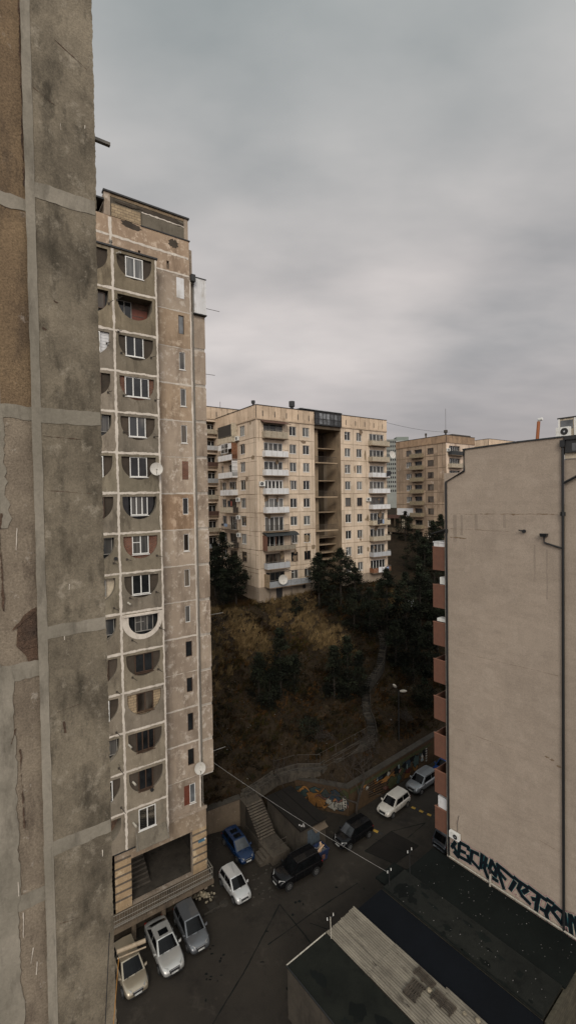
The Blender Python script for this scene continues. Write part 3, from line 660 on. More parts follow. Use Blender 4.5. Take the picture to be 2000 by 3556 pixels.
# ================================================================== panel apartment blocks on the hill
def bx(name, mat, F, dims, parent, **k):
    mb = MB(); mb.box(F, *dims); return mb.build(name, mat, parent, **k)
def attic(mb, F, s0, s1, z0, z1, pitch, slit=True):
    n = max(1, round(abs(s1-s0)/pitch)); w = (s1-s0)/n
    for k in range(n):
        a, b = s0+k*w, s0+(k+1)*w
        mb.box(F, a+.03*(1 if w > 0 else -1), b-.03*(1 if w > 0 else -1), -.2, .12, z0+.12, z1, 0, random.uniform(.82, 1.12))
        if slit and k % 2: mb.box(F, a-.085, a+.085, .1, .126, z0+.45, z0+(z1-z0)*.62, 1)
        mb.box(F, a-.03, a+.03, -.2, .05, z0+.12, z1-.02, 1, 1.6)
    mb.box(F, s0, s1, -.2, .16, z0-.1, z0+.12, 0, .8); mb.box(F, s0, s1, -.3, .2, z1, z1+.09, 1)
def balcony(F, s0, s1, zs, d, mat, parent, h=1.0, rail=True, side=None, t=1.0, bars=False):
    mb = MB(); mats = ['block_joint', mat, side or mat]
    mb.box(F, s0, s1, 0, d, zs-.14, zs, 0, .9)
    if not bars:
        mb.box(F, s0, s1, d-.06, d, zs, zs+h, 1, t)
        mb.box(F, s0, s0+.05, 0, d-.06, zs, zs+h, 2, t); mb.box(F, s1-.05, s1, 0, d-.06, zs, zs+h, 2, t)
        n = 4
        for k in range(1, n): mb.box(F, s0+(s1-s0)*k/n-.015, s0+(s1-s0)*k/n+.015, d, d+.006, zs+.02, zs+h-.02, 0, .8)
    b = mb.build('balcony', mats, parent)
    if rail or bars:
        mb = MB(); zt = zs+h+(.22 if not bars else 0)
        mb.box(F, s0, s1, d-.05, d-.01, zt-.03, zt+.01); 
        for e in (s0, s1-.04): mb.box(F, e, e+.04, 0, d-.05, zt-.03, zt+.01)
        n = int(abs(s1-s0)/(.16 if bars else 1.1))
        for k in range(n+1):
            x = s0+(s1-s0)*k/n; mb.box(F, x-.012, x+.012, d-.045, d-.02, zs+(h-.02 if not bars else 0), zt)
        mb.build('handrail', 'iron' if bars else 'rail_grey', b)
    return b
cb_ = thing('apartment_block', FU(50, 70, -17), ROT_U, 'cream concrete apartment block on the hill with a dark open stair shaft and balconies', 'building')
CF = lambda s, d, z: FU(s, 63.5-d, z)
LF = lambda s, d, z: FU(37.62-d, s, z)
zt = [12.55-3.02*r for r in range(10)]
tints = {}
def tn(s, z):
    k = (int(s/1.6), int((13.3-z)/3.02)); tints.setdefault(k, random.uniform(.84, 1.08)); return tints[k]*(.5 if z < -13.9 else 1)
H = []
fw = [(44.0, 45.4), (46.75, 48.15), (56.2, 57.6), (59.1, 60.45)]
for r in range(9):
    for a, b in fw: H.append((a, b, zt[r]-1.55, zt[r], .22))
    H.append((38.95, 42.6, zt[r]-(2.3 if r != 3 else 2.2), zt[r]+.05, .25)); H.append((62.4, 66.3, zt[r]-2.3, zt[r]+.05, .25))
zl = [13.3-3.02*k for k in range(10)]
mb = MB()
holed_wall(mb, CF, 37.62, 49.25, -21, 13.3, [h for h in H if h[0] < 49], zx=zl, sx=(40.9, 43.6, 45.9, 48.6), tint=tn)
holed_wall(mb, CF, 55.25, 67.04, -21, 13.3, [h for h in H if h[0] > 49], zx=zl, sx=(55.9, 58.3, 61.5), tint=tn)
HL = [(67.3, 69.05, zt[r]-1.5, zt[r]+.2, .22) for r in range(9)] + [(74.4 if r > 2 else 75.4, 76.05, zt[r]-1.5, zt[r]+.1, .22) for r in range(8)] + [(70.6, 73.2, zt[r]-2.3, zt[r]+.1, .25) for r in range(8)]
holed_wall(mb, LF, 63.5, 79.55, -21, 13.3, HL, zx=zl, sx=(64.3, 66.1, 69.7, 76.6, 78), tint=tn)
mb.box(FU, 38, 49.1, 63.95, 79.4, -21, 15.3, 0, .5); mb.box(FU, 55.4, 66.9, 63.95, 79.4, -21, 15.3, 0, .5); mb.box(FU, 49.1, 55.4, 69, 79.4, -21, 15.3, 0, .4)
mb.face([FU(67.04, 63.5, -21), FU(67.04, 79.5, -21), FU(67.04, 79.5, 15.3), FU(67.04, 63.5, 15.3)], 0, .9)
mb.build('wall', 'block_plaster', cb_)
mb = MB()
attic(mb, CF, 37.62, 49.2, 13.3, 15.45, 1.16); attic(mb, CF, 55.3, 67.04, 13.3, 15.45, 1.16); attic(mb, LF, 63.5, 79.55, 13.3, 15.45, 1.2, False)
mb.box(FU, 38, 67, 64, 79.4, 15.2, 15.3, 1)
mb.build('attic', ['attic_panel', 'dark_metal'], cb_)
# stair shaft
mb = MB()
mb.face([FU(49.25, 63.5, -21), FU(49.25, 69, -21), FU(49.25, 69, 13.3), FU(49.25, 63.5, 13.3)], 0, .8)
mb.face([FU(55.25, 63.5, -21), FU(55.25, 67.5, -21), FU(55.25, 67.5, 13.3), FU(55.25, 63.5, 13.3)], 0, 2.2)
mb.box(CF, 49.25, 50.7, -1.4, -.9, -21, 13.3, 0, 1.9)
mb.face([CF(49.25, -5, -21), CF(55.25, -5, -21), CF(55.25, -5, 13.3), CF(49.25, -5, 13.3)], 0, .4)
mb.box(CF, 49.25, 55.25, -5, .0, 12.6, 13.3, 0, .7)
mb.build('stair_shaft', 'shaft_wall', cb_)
mb = Each()
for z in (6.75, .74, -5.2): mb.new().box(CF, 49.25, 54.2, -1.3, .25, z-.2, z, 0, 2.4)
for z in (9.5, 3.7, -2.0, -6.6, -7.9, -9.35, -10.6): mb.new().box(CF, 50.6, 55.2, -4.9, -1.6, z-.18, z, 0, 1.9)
mb.build('stair_landing', 'shaft_wall', cb_)
mb_ = Each()
for z in (6.75, .74, -5.2):
    mb = mb_.new()
    mb.box(CF, 49.3, 54.1, .18, .22, z+.95, z+1.0)
    for k in range(26): mb.box(CF, 49.3+k*.19, 49.325+k*.19, .19, .21, z, z+.95)
mb_.build('landing_railing', 'iron', cb_)
mb = MB(); mb.box(CF, 49.2, 55.25, -.6, .35, 13.2, 13.35, 0); mb.box(CF, 49.2, 55.25, -3, .5, 15.55, 15.68, 0); mb.prism(CF, [(46.2, 15.75), (55.3, 15.68), (55.3, 15.78), (46.2, 15.85)], -6, .3, 1)
for k in range(8): mb.box(CF, 49.2+k*.85, 49.3+k*.85, .25, .35, 13.35, 15.55, 0)
mb.box(CF, 49.2, 55.25, .25, .33, 15.3, 15.55, 0); mb.box(CF, 49.2, 55.25, .25, .35, 14.25, 14.32, 0)
o = mb.build('roof_room', ['dark_metal', 'grey_panel'], cb_)
mb = MB()
for k in range(7): mb.face([CF(x, .28, z) for x, z in ((49.3+k*.85, 13.4), (50.05+k*.85, 13.4), (50.05+k*.85, 15.3), (49.3+k*.85, 15.3))], 0, (.25, 1.4, 1.4, 1.5, .6, 1.0, .5)[k])
mb.build('pane', 'pane_grey', o)
mb = MB()
for k in range(30): mb.box(CF, 51.0+k*.14, 51.02+k*.14, .36, .38, 13.4, 14.3)
mb.build('guard_bars', 'dark_metal', o)
pn = ['pane_dark', 'pane_curtain', 'pane_curtain', 'pane_pale', 'pane_dark']
for r in range(9):
    for i, (a, b) in enumerate(fw):
        f = 'white_frame' if not (r in (7,) and i < 2) and not (r == 4 and i > 1) else 'brown_frame'
        if i == 0 and r in (6, 3): a += .3
        window(CF, a, b, zt[r]-1.55, zt[r], cb_, f, random.choice(pn), 2, d=-.18, transom=((.72, 0, .5) if random.random() < .25 else None), fw=.07)
    window(LF, 67.3, 69.05, zt[r]-1.5, zt[r]+.2, cb_, 'white_frame' if r < 7 else 'brown_frame', random.choice(pn) if r < 7 else 'pane_dark', 2 if r % 2 else 3, d=-.18)
    if r < 8:
        window(LF, 74.4 if r > 2 else 75.4, 76.05, zt[r]-1.5, zt[r]+.1, cb_, 'white_frame', 'pane_curtain', 2 if r > 2 else 1, d=-.18)
        window(LF, 70.6, 73.2, zt[r]-2.3, zt[r]+.1, cb_, 'white_frame' if r in (2, 3, 5) else 'brown_frame', 'pane_dark', 3, d=-.2, sill=False)
    L = {0: ('grey_frame', 'pane_curtain', 3), 3: ('white_frame', 'pane_dark', 5), 6: ('white_frame', 'pane_dark', 4), 7: ('brown_frame', 'pane_brown', 5), 8: ('iron', 'pane_dark', 4)}.get(r, ('white_frame', ('pane_curtain', 'pane_pale')[r == 4], 4))
    window(CF, 38.95, 42.6, zt[r]-2.3, zt[r]+.05, cb_, L[0], L[1], L[2], d=-.12, sill=False, fw=.1 if r != 3 else .2)
    Rr = {4: ('brown_frame', 'pane_curtain', 3), 8: ('white_frame', 'pane_dark', 5)}.get(r, ('white_frame', 'pane_curtain', 4))
    window(CF, 62.4, 66.3, zt[r]-2.3, zt[r]+.05, cb_, Rr[0], Rr[1], Rr[2], d=-.15, sill=False, fw=.09)
LP = ['cream_panel', 'white_panel', 'white_panel', 'white_panel', 'white_panel', 'grey_panel', 'cream_panel', 'grey_panel', 'steel_grey']
RP = ['cream_panel', 'cream_panel', 'white_panel', 'white_panel', 'white_panel', 'cream_panel', 'cream_panel', 'grey_panel', 'rust']
for r in range(9):
    zs = zt[r]-2.3
    if r == 8: balcony(CF, 38.7, 47.0, zs+.1, 1.5, 'steel_grey', cb_, .95, side='tuff_brick')
    elif r == 6: balcony(CF, 38.5, 44.0, zs, 1.4, 'cream_panel', cb_, .75, side='rust_balcony', t=.5)
    elif r == 5: balcony(CF, 38.65, 43.0, zs, 1.1, 'grey_panel', cb_, 1.0, bars=True)
    else: balcony(CF, 38.65, 43.0, zs, 1.1, LP[r], cb_, .95 if r else 1.05, t=.75 if r == 0 else 1.0)
    balcony(CF, 62.1, 66.75, zs+.1, 1.1, RP[r], cb_, .85, t=.85 if r in (0, 1, 6) else 1.0)
for r in range(8):
    zs = zt[r]-2.3
    if r == 7: continue
    balcony(LF, 70.0, 74.6 if r > 2 else 75.3, zs, 1.1, ['cream_panel', 'white_panel', 'white_panel', 'white_panel', 'cream_panel', 'grey_panel', 'cream_panel'][r], cb_, .95, side=['cream_panel', 'rust', 'white_panel', 'white_panel', 'iron', 'iron', 'iron'][r], bars=r in (5,))
mb = MB(); mb.box(LF, 70.1, 75.2, 1.0, 1.06, 11.35, 13.3, 0); mb.box(LF, 70.0, 70.06, 0, 1.06, 11.0, 13.5, 1); mb.build('balcony_screen', ['dark_metal', 'cream_panel'], cb_)
mb = MB(); mb.box(LF, 70.0, 70.06, 0, 1.08, 7.5, 10.3, 0); mb.build('rusty_screen', 'rust', cb_)
mb = MB(); mb.box(LF, 70.0, 70.06, 0, 1.08, 4.5, 7.4, 0)
for k in range(4): mb.box(LF, 69.985, 70.0, 0, 1.08, 4.6+k*.7, 4.64+k*.7, 1)
mb.build('white_screen', ['white_panel', 'dark_metal'], cb_)
mb = MB(); mb.box(LF, 70.1, 75.2, 1.0, 1.08, 8.25+.9, 10.4, 0); o = mb.build('enclosed_balcony', 'white_panel', cb_)
window(LF, 71.3, 74.0, 8.5, 10.2, cb_, 'white_frame', 'pane_dark', 2, d=1.06, transom=(.5, 0, 1), sill=False)
mb = MB(); mb.hexa([CF(38.4, 0, 13.0), CF(43.2, 0, 13.0), CF(43.5, 1.3, 12.55), CF(38.4, 1.3, 12.55), CF(38.4, 0, 13.12), CF(43.2, 0, 13.12), CF(43.5, 1.3, 12.62), CF(38.4, 1.3, 12.62)]); mb.build('awning', 'brown_sheet', cb_)
mb = MB()
zc = zt[6]+.1
prof = [(0, .45), (.5, .42), (1.0, .28), (1.45, .02), (1.6, -.12)]
for i in range(len(prof)-1):
    (d0, h0), (d1, h1) = prof[i], prof[i+1]
    mb.hexa([CF(38.3, d0, zc+h0), CF(44.6, d0, zc+h0), CF(44.6, d1, zc+h1), CF(38.3, d1, zc+h1), CF(38.3, d0, zc+h0+.06), CF(44.6, d0, zc+h0+.06), CF(44.6, d1, zc+h1+.06), CF(38.3, d1, zc+h1+.06)])
mb.box(CF, 38.45, 38.5, 0, 1.4, zt[6]-2.3, zc, 1); mb.box(CF, 40.1, 40.18, 1.3, 1.38, zt[6]-2.3, zc, 1)
mb.build('awning', ['dark_sheet', 'rust_balcony'], cb_)
mb = MB(); zs = zt[8]-2.2
for s in (38.8, 43.0, 47.0):
    mb.tube([CF(s, 1.45, -19.5), CF(s, 1.45, zs+2.4)], .04, 5); mb.tube([CF(s, 0, zs+2.4), CF(s, 1.45, zs+2.4)], .03, 4)
mb.tube([CF(38.8, 1.45, zs+2.4), CF(47, 1.45, zs+2.4)], .03, 4); mb.box(CF, 38.65, 38.72, 0, 1.5, zs, zs+2.1, 1)
mb.build('balcony_frame', ['iron', 'tuff_brick'], cb_)
mb = MB()
for z in zl[1:]:
    ragged(mb, CF, (37.62, z), (49.2, z), .07, .008, .03, .5); ragged(mb, CF, (55.3, z), (67, z), .07, .008, .03, .5); ragged(mb, LF, (63.5, z), (79.5, z), .08, .008, .03, .5)
    ragged(mb, LF, (63.5, z-.75), (69.9, z-.75), .05, .008, .02, .5)
for s in (43.6, 45.9, 48.7, 38.1): ragged(mb, CF, (s, -14), (s, 13.1), .05, .01, .02, .6, t=1.2)
for s in (55.9, 58.3, 61.5): ragged(mb, CF, (s, -12), (s, 13.1), .05, .01, .02, .6, t=1.2)
for s in (64.3, 66.1, 69.6, 76.6, 78.1): ragged(mb, LF, (s, -14), (s, 13.1), .06, .01, .02, .6)
mb.build('panel_joint', 'block_joint', cb_)
mb = Each()
for i in range(46):
    if random.random() < .6: F, s, = CF, random.choice((random.uniform(38, 48.8), random.uniform(55.6, 66.5)))
    else: F, s = LF, random.uniform(64, 79)
    blotch(mb.new(), F, s, random.uniform(-12, 13), random.uniform(.15, .6), random.uniform(.15, .8), .006, 0 if random.random() < .6 else 1, 14, .4)
mb.build('peeled_patch', ['block_joint', 'tuff_brick'], cb_)
mb = Each(); m1, m2 = mb.new(), mb.new(); m1.tube([CF(38.3, -2, 15.3), CF(38.3, -2, 16.1)], .16, 8); m1.tube([CF(38.3, -2, 16.1), CF(38.3, -2, 16.55)], .32, 8)
m2.tube([CF(45.3, -1, 15.3), CF(45.3, -1, 16.2)], .3, 8); m2.tube([CF(45.3, -1, 16.1), CF(45.3, -1, 17.0)], .5, 8); mb.build('chimney', 'dark_metal', cb_)
mb = MB(); mb.box(CF, 40.9, 42.1, .003, .02, -21+4.2, -14.2); mb.box(CF, 46.3, 46.9, .003, .02, -15, -14.2); mb.build('basement_door', 'dark_metal', cb_)
dish('satellite_dish', CF(41.0, 1.9, zt[8]-1.0), FU(-.4, -1, .1), .75, 'big white satellite dish on the lowest corner balcony of the cream block', arm=.6)
dish('satellite_dish', CF(67.3, 1.2, 8.7), FU(-.1, -1, .25), .72, 'white satellite dish high on the right edge of the cream block')
def aircon(F, s, z, label, w=.85, h=.6, d=.35):
    """air_conditioner > casing, fan_grille"""
    t = thing('air_conditioner', F(s, .1, z), 0, label, 'air conditioner')
    mb = MB(); mb.box(F, s, s+w, .08, .08+d, z, z+h); mb.build('casing', 'white_plastic', t, bevel=.02)
    n = (Vector(F(s, 1, z))-Vector(F(s, 0, z)))
    mb = MB(); mb.disc(F(s+w*.36, .085+d, z+h*.5), n, h*.38, .01, 18); mb.disc(F(s+w*.36, .096+d, z+h*.5), n, h*.1, .01, 10, 1); mb.build('fan_grille', ['black_plastic', 'grey_panel'], t)
    mb = MB(); mb.box(F, s+.05, s+.1, 0, .3, z-.06, z-.004); mb.box(F, s+w-.1, s+w-.05, 0, .3, z-.06, z-.004); mb.build('bracket', 'rail_grey', t)
    return t
aircon(CF, 37.9, zt[3]-1.0, 'white air conditioner beside the fourth balcony near the cream block corner', 1.0, .75)
aircon(CF, 61.3, zt[4]-.7, 'white air conditioner left of the right-hand balconies of the cream block', 1.0, .7)
for z, l in ((zt[0]-2.1, 'white air conditioner under the top corner window on the shaded side of the cream block'), (zt[4]-.4, 'white air conditioner on the shaded side of the cream block beside hanging laundry'),
             (zt[5]-.4, 'white air conditioner beside the barred balcony on the shaded side of the cream block'), (zt[6]-.4, 'lowest white air conditioner on the shaded side of the cream block')):
    aircon(LF, 69.1, z, l, .95, .7)
def laundry(name, F, items, label):
    t = thing(name, F(items[0][0], items[0][4], items[0][3]), 0, label, 'laundry')
    for (s0, s1, z0, z1, d, m) in items:
        mb = MB(); n = 6
        for k in range(n):
            a, b = s0+(s1-s0)*k/n, s0+(s1-s0)*(k+1)/n
            w0, w1 = .03*math.sin(k*2.1), .03*math.sin((k+1)*2.1)
            zz = z0+random.uniform(-.06, .06)
            mb.face([F(a, d+w0, zz), F(b, d+w1, zz), F(b, d, z1), F(a, d, z1)]); mb.face([F(a, d+w0-.02, zz), F(b, d+w1-.02, zz), F(b, d-.02, z1), F(a, d-.02, z1)])
        mb.build('garment', m, t)
laundry('laundry', CF, [(63.3, 64.2, zt[8]-2.2, zt[8]-1.2, 1.2, 'cloth_white'), (64.3, 65.2, zt[8]-2.3, zt[8]-1.25, 1.2, 'cloth_white'), (65.4, 66.1, zt[8]-2.2, zt[8]-1.3, 1.2, 'cloth_blue')], 'white and pale blue washing on the lowest right balcony of the cream block')
laundry('laundry', CF, [(63.2, 63.7, zt[5]-2.1, zt[5]-1.2, 1.2, 'cloth_dark'), (63.8, 64.4, zt[5]-1.95, zt[5]-1.2, 1.2, 'cloth_dark'), (64.5, 64.9, zt[5]-2.0, zt[5]-1.2, 1.2, 'cloth_blue')], 'dark trousers hung over a sixth-row right balcony of the cream block')
laundry('laundry', CF, [(65.7, 66.2, zt[2]-2.0, zt[2]-1.0, 1.25, 'cloth_dark'), (66.2, 66.8, zt[2]-1.9, zt[2]-.95, 1.25, 'cloth_dark')], 'black clothes on the third balcony at the right edge of the cream block')
laundry('laundry', LF, [(71.0, 71.4, zt[4]-1.2, zt[4]-.3, .7, 'cloth_red'), (71.6, 72.6, zt[4]-1.3, zt[4]-.2, .7, 'cloth_dark')], 'red and black clothes hanging on a shaded-side balcony of the cream block')
laundry('laundry', LF, [(72, 73.2, zt[5]-1.7, zt[5]-1.2, 1.15, 'cloth_blue'), (73.4, 74.2, zt[5]-1.6, zt[5]-1.2, 1.15, 'cloth_dark')], 'blue-grey bedding on a barred shaded-side balcony of the cream block')

# ---- block behind, at its left
b3 = thing('apartment_block', FU(40, 84, -17), ROT_U, 'cream block half hidden behind the tall tower, its loggias dark', 'building')
BF = lambda s, d, z: FU(s, 78-d, z)
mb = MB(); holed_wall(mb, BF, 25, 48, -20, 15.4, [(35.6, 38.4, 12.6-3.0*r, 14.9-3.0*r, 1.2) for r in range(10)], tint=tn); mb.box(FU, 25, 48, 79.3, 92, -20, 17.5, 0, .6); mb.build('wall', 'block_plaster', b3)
mb = MB(); attic(mb, BF, 25, 48, 15.4, 17.55, 1.15); mb.build('attic', ['attic_panel', 'dark_metal'], b3)
for r in range(10):
    z = 12.6-3.0*r
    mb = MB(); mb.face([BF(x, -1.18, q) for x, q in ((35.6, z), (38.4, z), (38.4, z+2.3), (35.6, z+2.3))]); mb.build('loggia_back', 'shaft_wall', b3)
    window(BF, 36.2, 37.8, z+.3, z+1.9, b3, 'white_frame', 'pane_dark', 2, d=-1.1, sill=False)
    balcony(BF, 35.5, 38.5, z, .5, ['cream_panel', 'white_panel', 'brown_sheet', 'grey_panel', 'cream_panel', 'brown_sheet', 'cream_panel', 'grey_panel', 'cream_panel', 'cream_panel'][r], b3, .8, rail=False, t=.7)
mb = MB(); mb.tube([BF(39.5, -2, 17.5), BF(39.5, -2, 19.2)], .04, 4); mb.build('antenna', 'iron', b3)

# ---- block to the right, further off
b2 = thing('apartment_block', FU(106, 84, -12), ROT_U, 'ochre panelled apartment block behind the bare stuccoed wall on the right', 'building')
AF = lambda s, d, z: FU(101-d, s, z); DF = lambda s, d, z: FU(s, 75-d, z)
mb = MB(); zr = [13.6-3.22*r for r in range(8)]
HH = [(79.0, 81.0, z-1.6, z, .25) for z in zr] + [(82.8, 85.4, z-2.2, z, .5) for z in zr] + [(86.4, 88.3, z-1.55, z, .25) for z in zr[:6]]
def t2(s, z):
    k = ('b', int(s/2.0), int((15-z)/3.22)); tints.setdefault(k, random.uniform(.62, .98)); x = tints[k]; return (x, x*.93, x*.84)
holed_wall(mb, AF, 75, 92, -20, 14.6, HH, zx=[14.6-3.22*k for k in range(9)], sx=(76.2, 77.8, 81.6, 89.6, 90.8), tint=t2)
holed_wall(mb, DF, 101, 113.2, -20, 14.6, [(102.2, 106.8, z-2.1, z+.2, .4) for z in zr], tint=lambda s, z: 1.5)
mb.box(FU, 101.6, 113, 75.6, 92, -20, 16.2, 0, .6); mb.build('wall', 'ochre_plaster', b2)
mb = MB(); attic(mb, AF, 75, 92, 14.6, 16.45, 1.6, False); attic(mb, DF, 101, 113.2, 14.6, 16.45, .9, False); mb.build('attic', ['ochre_attic', 'dark_metal'], b2)
for i, z in enumerate(zr):
    window(AF, 79.0, 81.0, z-1.6, z, b2, 'brown_frame' if i < 6 else 'white_frame', 'pane_brown', 3, d=-.2)
    if i < 6: window(AF, 86.4, 88.3, z-1.55, z, b2, 'brown_frame' if i == 0 else 'white_frame', 'pane_curtain', 3, d=-.2)
    window(AF, 82.8, 85.4, z-2.2, z, b2, 'brown_frame', 'pane_dark', 2, d=-.45, sill=False)
    if i < 7: balcony(AF, 82.2, 86.2, z-2.25, 1.2, 'cream_panel', b2, 1.0, t=(.5, .47, .4), rail=True)
    if i < 4:
        window(DF, 102.2, 106.8, z-2.1, z+.2, b2, 'white_frame', 'pane_dark', 5, d=-.35, sill=False)
        balcony(DF, 101.7, 107.4, z-2.3, 1.2, 'dark_sheet' if i == 0 else 'cream_panel', b2, 1.0, t=.8)
mb = MB()
for k in range(8): z = 14.6-3.22*k; ragged(mb, AF, (75, z), (92, z), .16, .01, .04, .6, t=.9)
for s in (76.2, 77.8, 81.6, 89.6, 90.8): ragged(mb, AF, (s, -12), (s, 14.4), .1, .012, .03, .7, t=.8)
mb.build('panel_joint', 'block_joint', b2)
mb = MB(); mb.box(AF, 86, 91.8, 0, .02, -4.9, -2.5, 0); mb.build('white_wall', 'white_panel', b2)
mb = MB(); mb.box(AF, 86.3, 95.5, 0, 2.6, -5.3, -5.1, 0); mb.box(AF, 86.3, 95.5, 2.5, 2.6, -5.1, -4.3, 0); mb.box(AF, 86.3, 95.5, 0, 2.6, -9.2, -9.0, 1); mb.box(AF, 86.3, 95.5, 2.5, 2.6, -9.0, -8.0, 1)
for s in (86.3, 88.5, 90.4, 95.3): mb.box(AF, s, s+.18, 2.4, 2.58, -9, -5.3, 1)
mb.box(AF, 86.4, 87.9, 2.3, 2.45, -9, -5.3, 2); mb.box(AF, 86.3, 95, .0, .05, -9, -5.3, 1, .5); mb.box(AF, 92, 92.4, 2, 2.4, -16, -9.2, 2)
mb.build('porch', ['brown_sheet', 'shaft_wall', 'cream_panel'], b2)
mb_ = Each(); mb = mb_.new()
mb.tube([DF(102.2, -1, 16.2), DF(102.2, -1, 17.3)], .22, 8); mb.tube([DF(102.2, -1, 17.2), DF(102.2, -1, 17.9)], .5, 8); mb.tube([DF(102.2, -1, 17.8), DF(102.2, -1, 23.5)], .04, 4)
mb = mb_.new(); mb.tube([AF(83, -2, 16.2), AF(83, -2, 17.6)], .2, 8); mb.tube([AF(83, -2, 17.4), AF(83, -2, 18.0)], .3, 8)
mb_.build('chimney', 'iron', b2); bx('roof_hatch', 'iron', DF, (105, 113, -3, -1, 16.4, 17.1), b2)
aircon(DF, 101.1, zr[0]-1.4, 'small white air conditioner beside the black balcony of the ochre block', 1.0, .8)
# ---- roofline behind the stuccoed wall
b4 = thing('apartment_block', FU(146, 92, -10), ROT_U, 'far cream roofline just showing above the bare stuccoed wall', 'building')
EF = lambda s, d, z: FU(139-d, s, z); GF_ = lambda s, d, z: FU(s, 87-d, z)
bx('wall', 'block_plaster', FU, (139, 158, 87, 100, -20, 17.2), b4)
mb = MB(); attic(mb, EF, 87, 96, 17.2, 19.3, 1.6, False); attic(mb, GF_, 139, 158, 17.2, 19.3, 1.1, False); mb.build('attic', ['attic_panel', 'dark_metal'], b4)
# ---- far high-rise
hr = thing('high_rise', (72, 308, 0), R(20), 'distant pale grey-green high-rise in the gap beside the ochre block', 'building')
mb = MB(); mb.box(I3, 64, 71.2, 301, 318, -12, 39.3, 0, (.62, .66, .64)); mb.box(I3, 71.2, 81, 302.5, 318, -12, 38.5, 0, 1.15); mb.box(I3, 72, 80, 304, 312, 38.5, 41.2, 0, (.5, .58, .55)); mb.build('wall', 'highrise', hr)
mb = Each()
for k in range(12):
    for i in range(5): mb.new().box(I3, 64.5+i*1.35, 65.3+i*1.35, 300.9, 301.0, 37-k*2.9, 38.4-k*2.9)
    for i in range(3): mb.new().box(I3, 72.2+i*2.3, 73.0+i*2.3, 302.4, 302.5, 36-k*2.9, 37.2-k*2.9)
mb.build('window', 'pane_dark', hr)
# ================================================================== the stuccoed wall on the right
RF = lambda s, d, z: FM(33.47-d, s, z)
rb = thing('apartment_house', FM(40, 14, G), ROT_M, 'plain beige stuccoed house on the right with black drainpipes and spray lettering at its foot', 'building')
mb = MB()
prof = [(21.12, -33), (21.12, 2.08), (19.45, 2.05), (19.42, 3.8), (17.5, 3.86), (15.2, 3.93), (12.26, 3.95), (12.26, -33)]
mb.face([RF(s, 0, z) for s, z in prof]); 
for i in range(len(prof)-2):
    (a, b), (c, d) = prof[i], prof[i+1]; mb.face([RF(a, 0, b), RF(c, 0, d), RF(c, -13, d), RF(a, -13, b)])
mb.box(FM, 33.6, 48, 4, 12.25, -33, 2.5)
mb.build('wall', 'stucco', rb)
mb = MB()
for i in range(3, 6):
    (a, b), (c, d) = prof[i], prof[i+1]
    mb.hexa([RF(a+.05, .08, b), RF(c-.05, .08, d), RF(c-.05, -13, d), RF(a+.05, -13, b), RF(a+.05, .08, b+.09), RF(c-.05, .08, d+.09), RF(c-.05, -13, d+.09), RF(a+.05, -13, b+.09)])
mb.build('roof', 'dark_sheet', rb)
mb = MB(); mb.box(RF, 4, 12.12, -.3, .25, 3.75, 4.0, 0); mb.box(RF, 4, 12.12, -.3, .12, 2.9, 3.75, 0); mb.box(RF, 4, 12.2, -.3, -.05, 2.52, 2.9, 1); o = mb.build('dormer', ['dark_metal', 'cream_panel'], rb)
mb = MB(); mb.face([RF(s, .125, z) for s, z in ((5, 3.0), (11.7, 3.0), (11.7, 3.5), (5, 3.5))]); mb.build('pane', 'pane_grey', o)
def pipe(pts, r, n=8):
    mb = MB(); mb.tube([RF(*p) for p in pts], r, n); return mb
mb = MB()
mb.tube([RF(19.32, .1, 3.85), RF(19.32, .1, 2.15), RF(20.9, .1, 1.38), RF(20.9, .1, -29.5)], .085, 8)
mb.tube([RF(20.9, .1, -2.45), RF(20.9, .1, -2.75)], .14, 8)
mb.build('drainpipe', 'pipe_black', rb)
mb = MB()
mb.tube([RF(12.26, .1, 3.3), RF(12.26, .1, -29.7)], .085, 8); mb.tube([RF(12.26, .1, -1.0), RF(12.26, .1, -1.25)], .16, 8)
mb.tube([RF(12.26, .1, .9), RF(11.2, .1, 1.45), RF(8, .1, 3.0)], .08, 8); mb.box(RF, 12.1, 12.4, .0, .25, 3.3, 3.75)
mb.build('drainpipe', 'pipe_black', rb)
mb = MB(); mb.tube([RF(13.43, .12, -2.65), RF(13.43, .12, -3.1), RF(12.3, .1, -3.42)], .06, 8); mb.hexa([RF(13.25, .02, -2.7), RF(13.61, .02, -2.7), RF(13.61, .3, -2.7), RF(13.25, .3, -2.7), RF(13.2, .0, -2.48), RF(13.66, .0, -2.48), RF(13.66, .34, -2.48), RF(13.2, .34, -2.48)]); mb.build('overflow_pipe', 'pipe_black', rb)
mb = MB(); mb.disc(RF(14.75, .12, -2.38), Vector(RF(0, 1, 0))-Vector(RF(0, 0, 0)), .13, .08, 12); mb.tube([RF(14.75, 0, -2.38), RF(15.05, .3, -2.3)], .05, 6); mb.build('wall_lamp', 'pipe_black', rb)
mb = MB(); mb.tube([RF(21.0, .12, -29.4), RF(17.4, .12, -29.4), RF(9, .12, -29.4)], .065, 8); mb.tube([RF(17.36, .14, -28.55), RF(17.36, .2, -29.6)], .075, 8); mb.tube([RF(14.6, .12, -29.4), RF(14.45, .12, -29.4)], .09, 8); mb.tube([RF(18.0, .12, -29.4), RF(17.85, .12, -29.4)], .09, 8)
mb.tube([RF(21.05, .05, -29.3), RF(21.05, .05, -4)], .03, 6)
mb.build('gas_pipe', 'pipe_white', rb)
mb = MB(); mb.tube([RF(17.36, .14, -28.35), RF(17.36, .16, -28.62)], .085, 8); mb.build('pipe_valve', 'pipe_black', rb)
mb = Each(); ragged(mb.new(), RF, (20.6, -1.24), (12.6, -1.14), .03, .006, .025, .1); ragged(mb.new(), RF, (20.6, -2.42), (15.8, -2.45), .02, .006, .02, .1); ragged(mb.new(), RF, (20.6, -3.1), (19.2, -3.15), .07, .006, .03, .08)
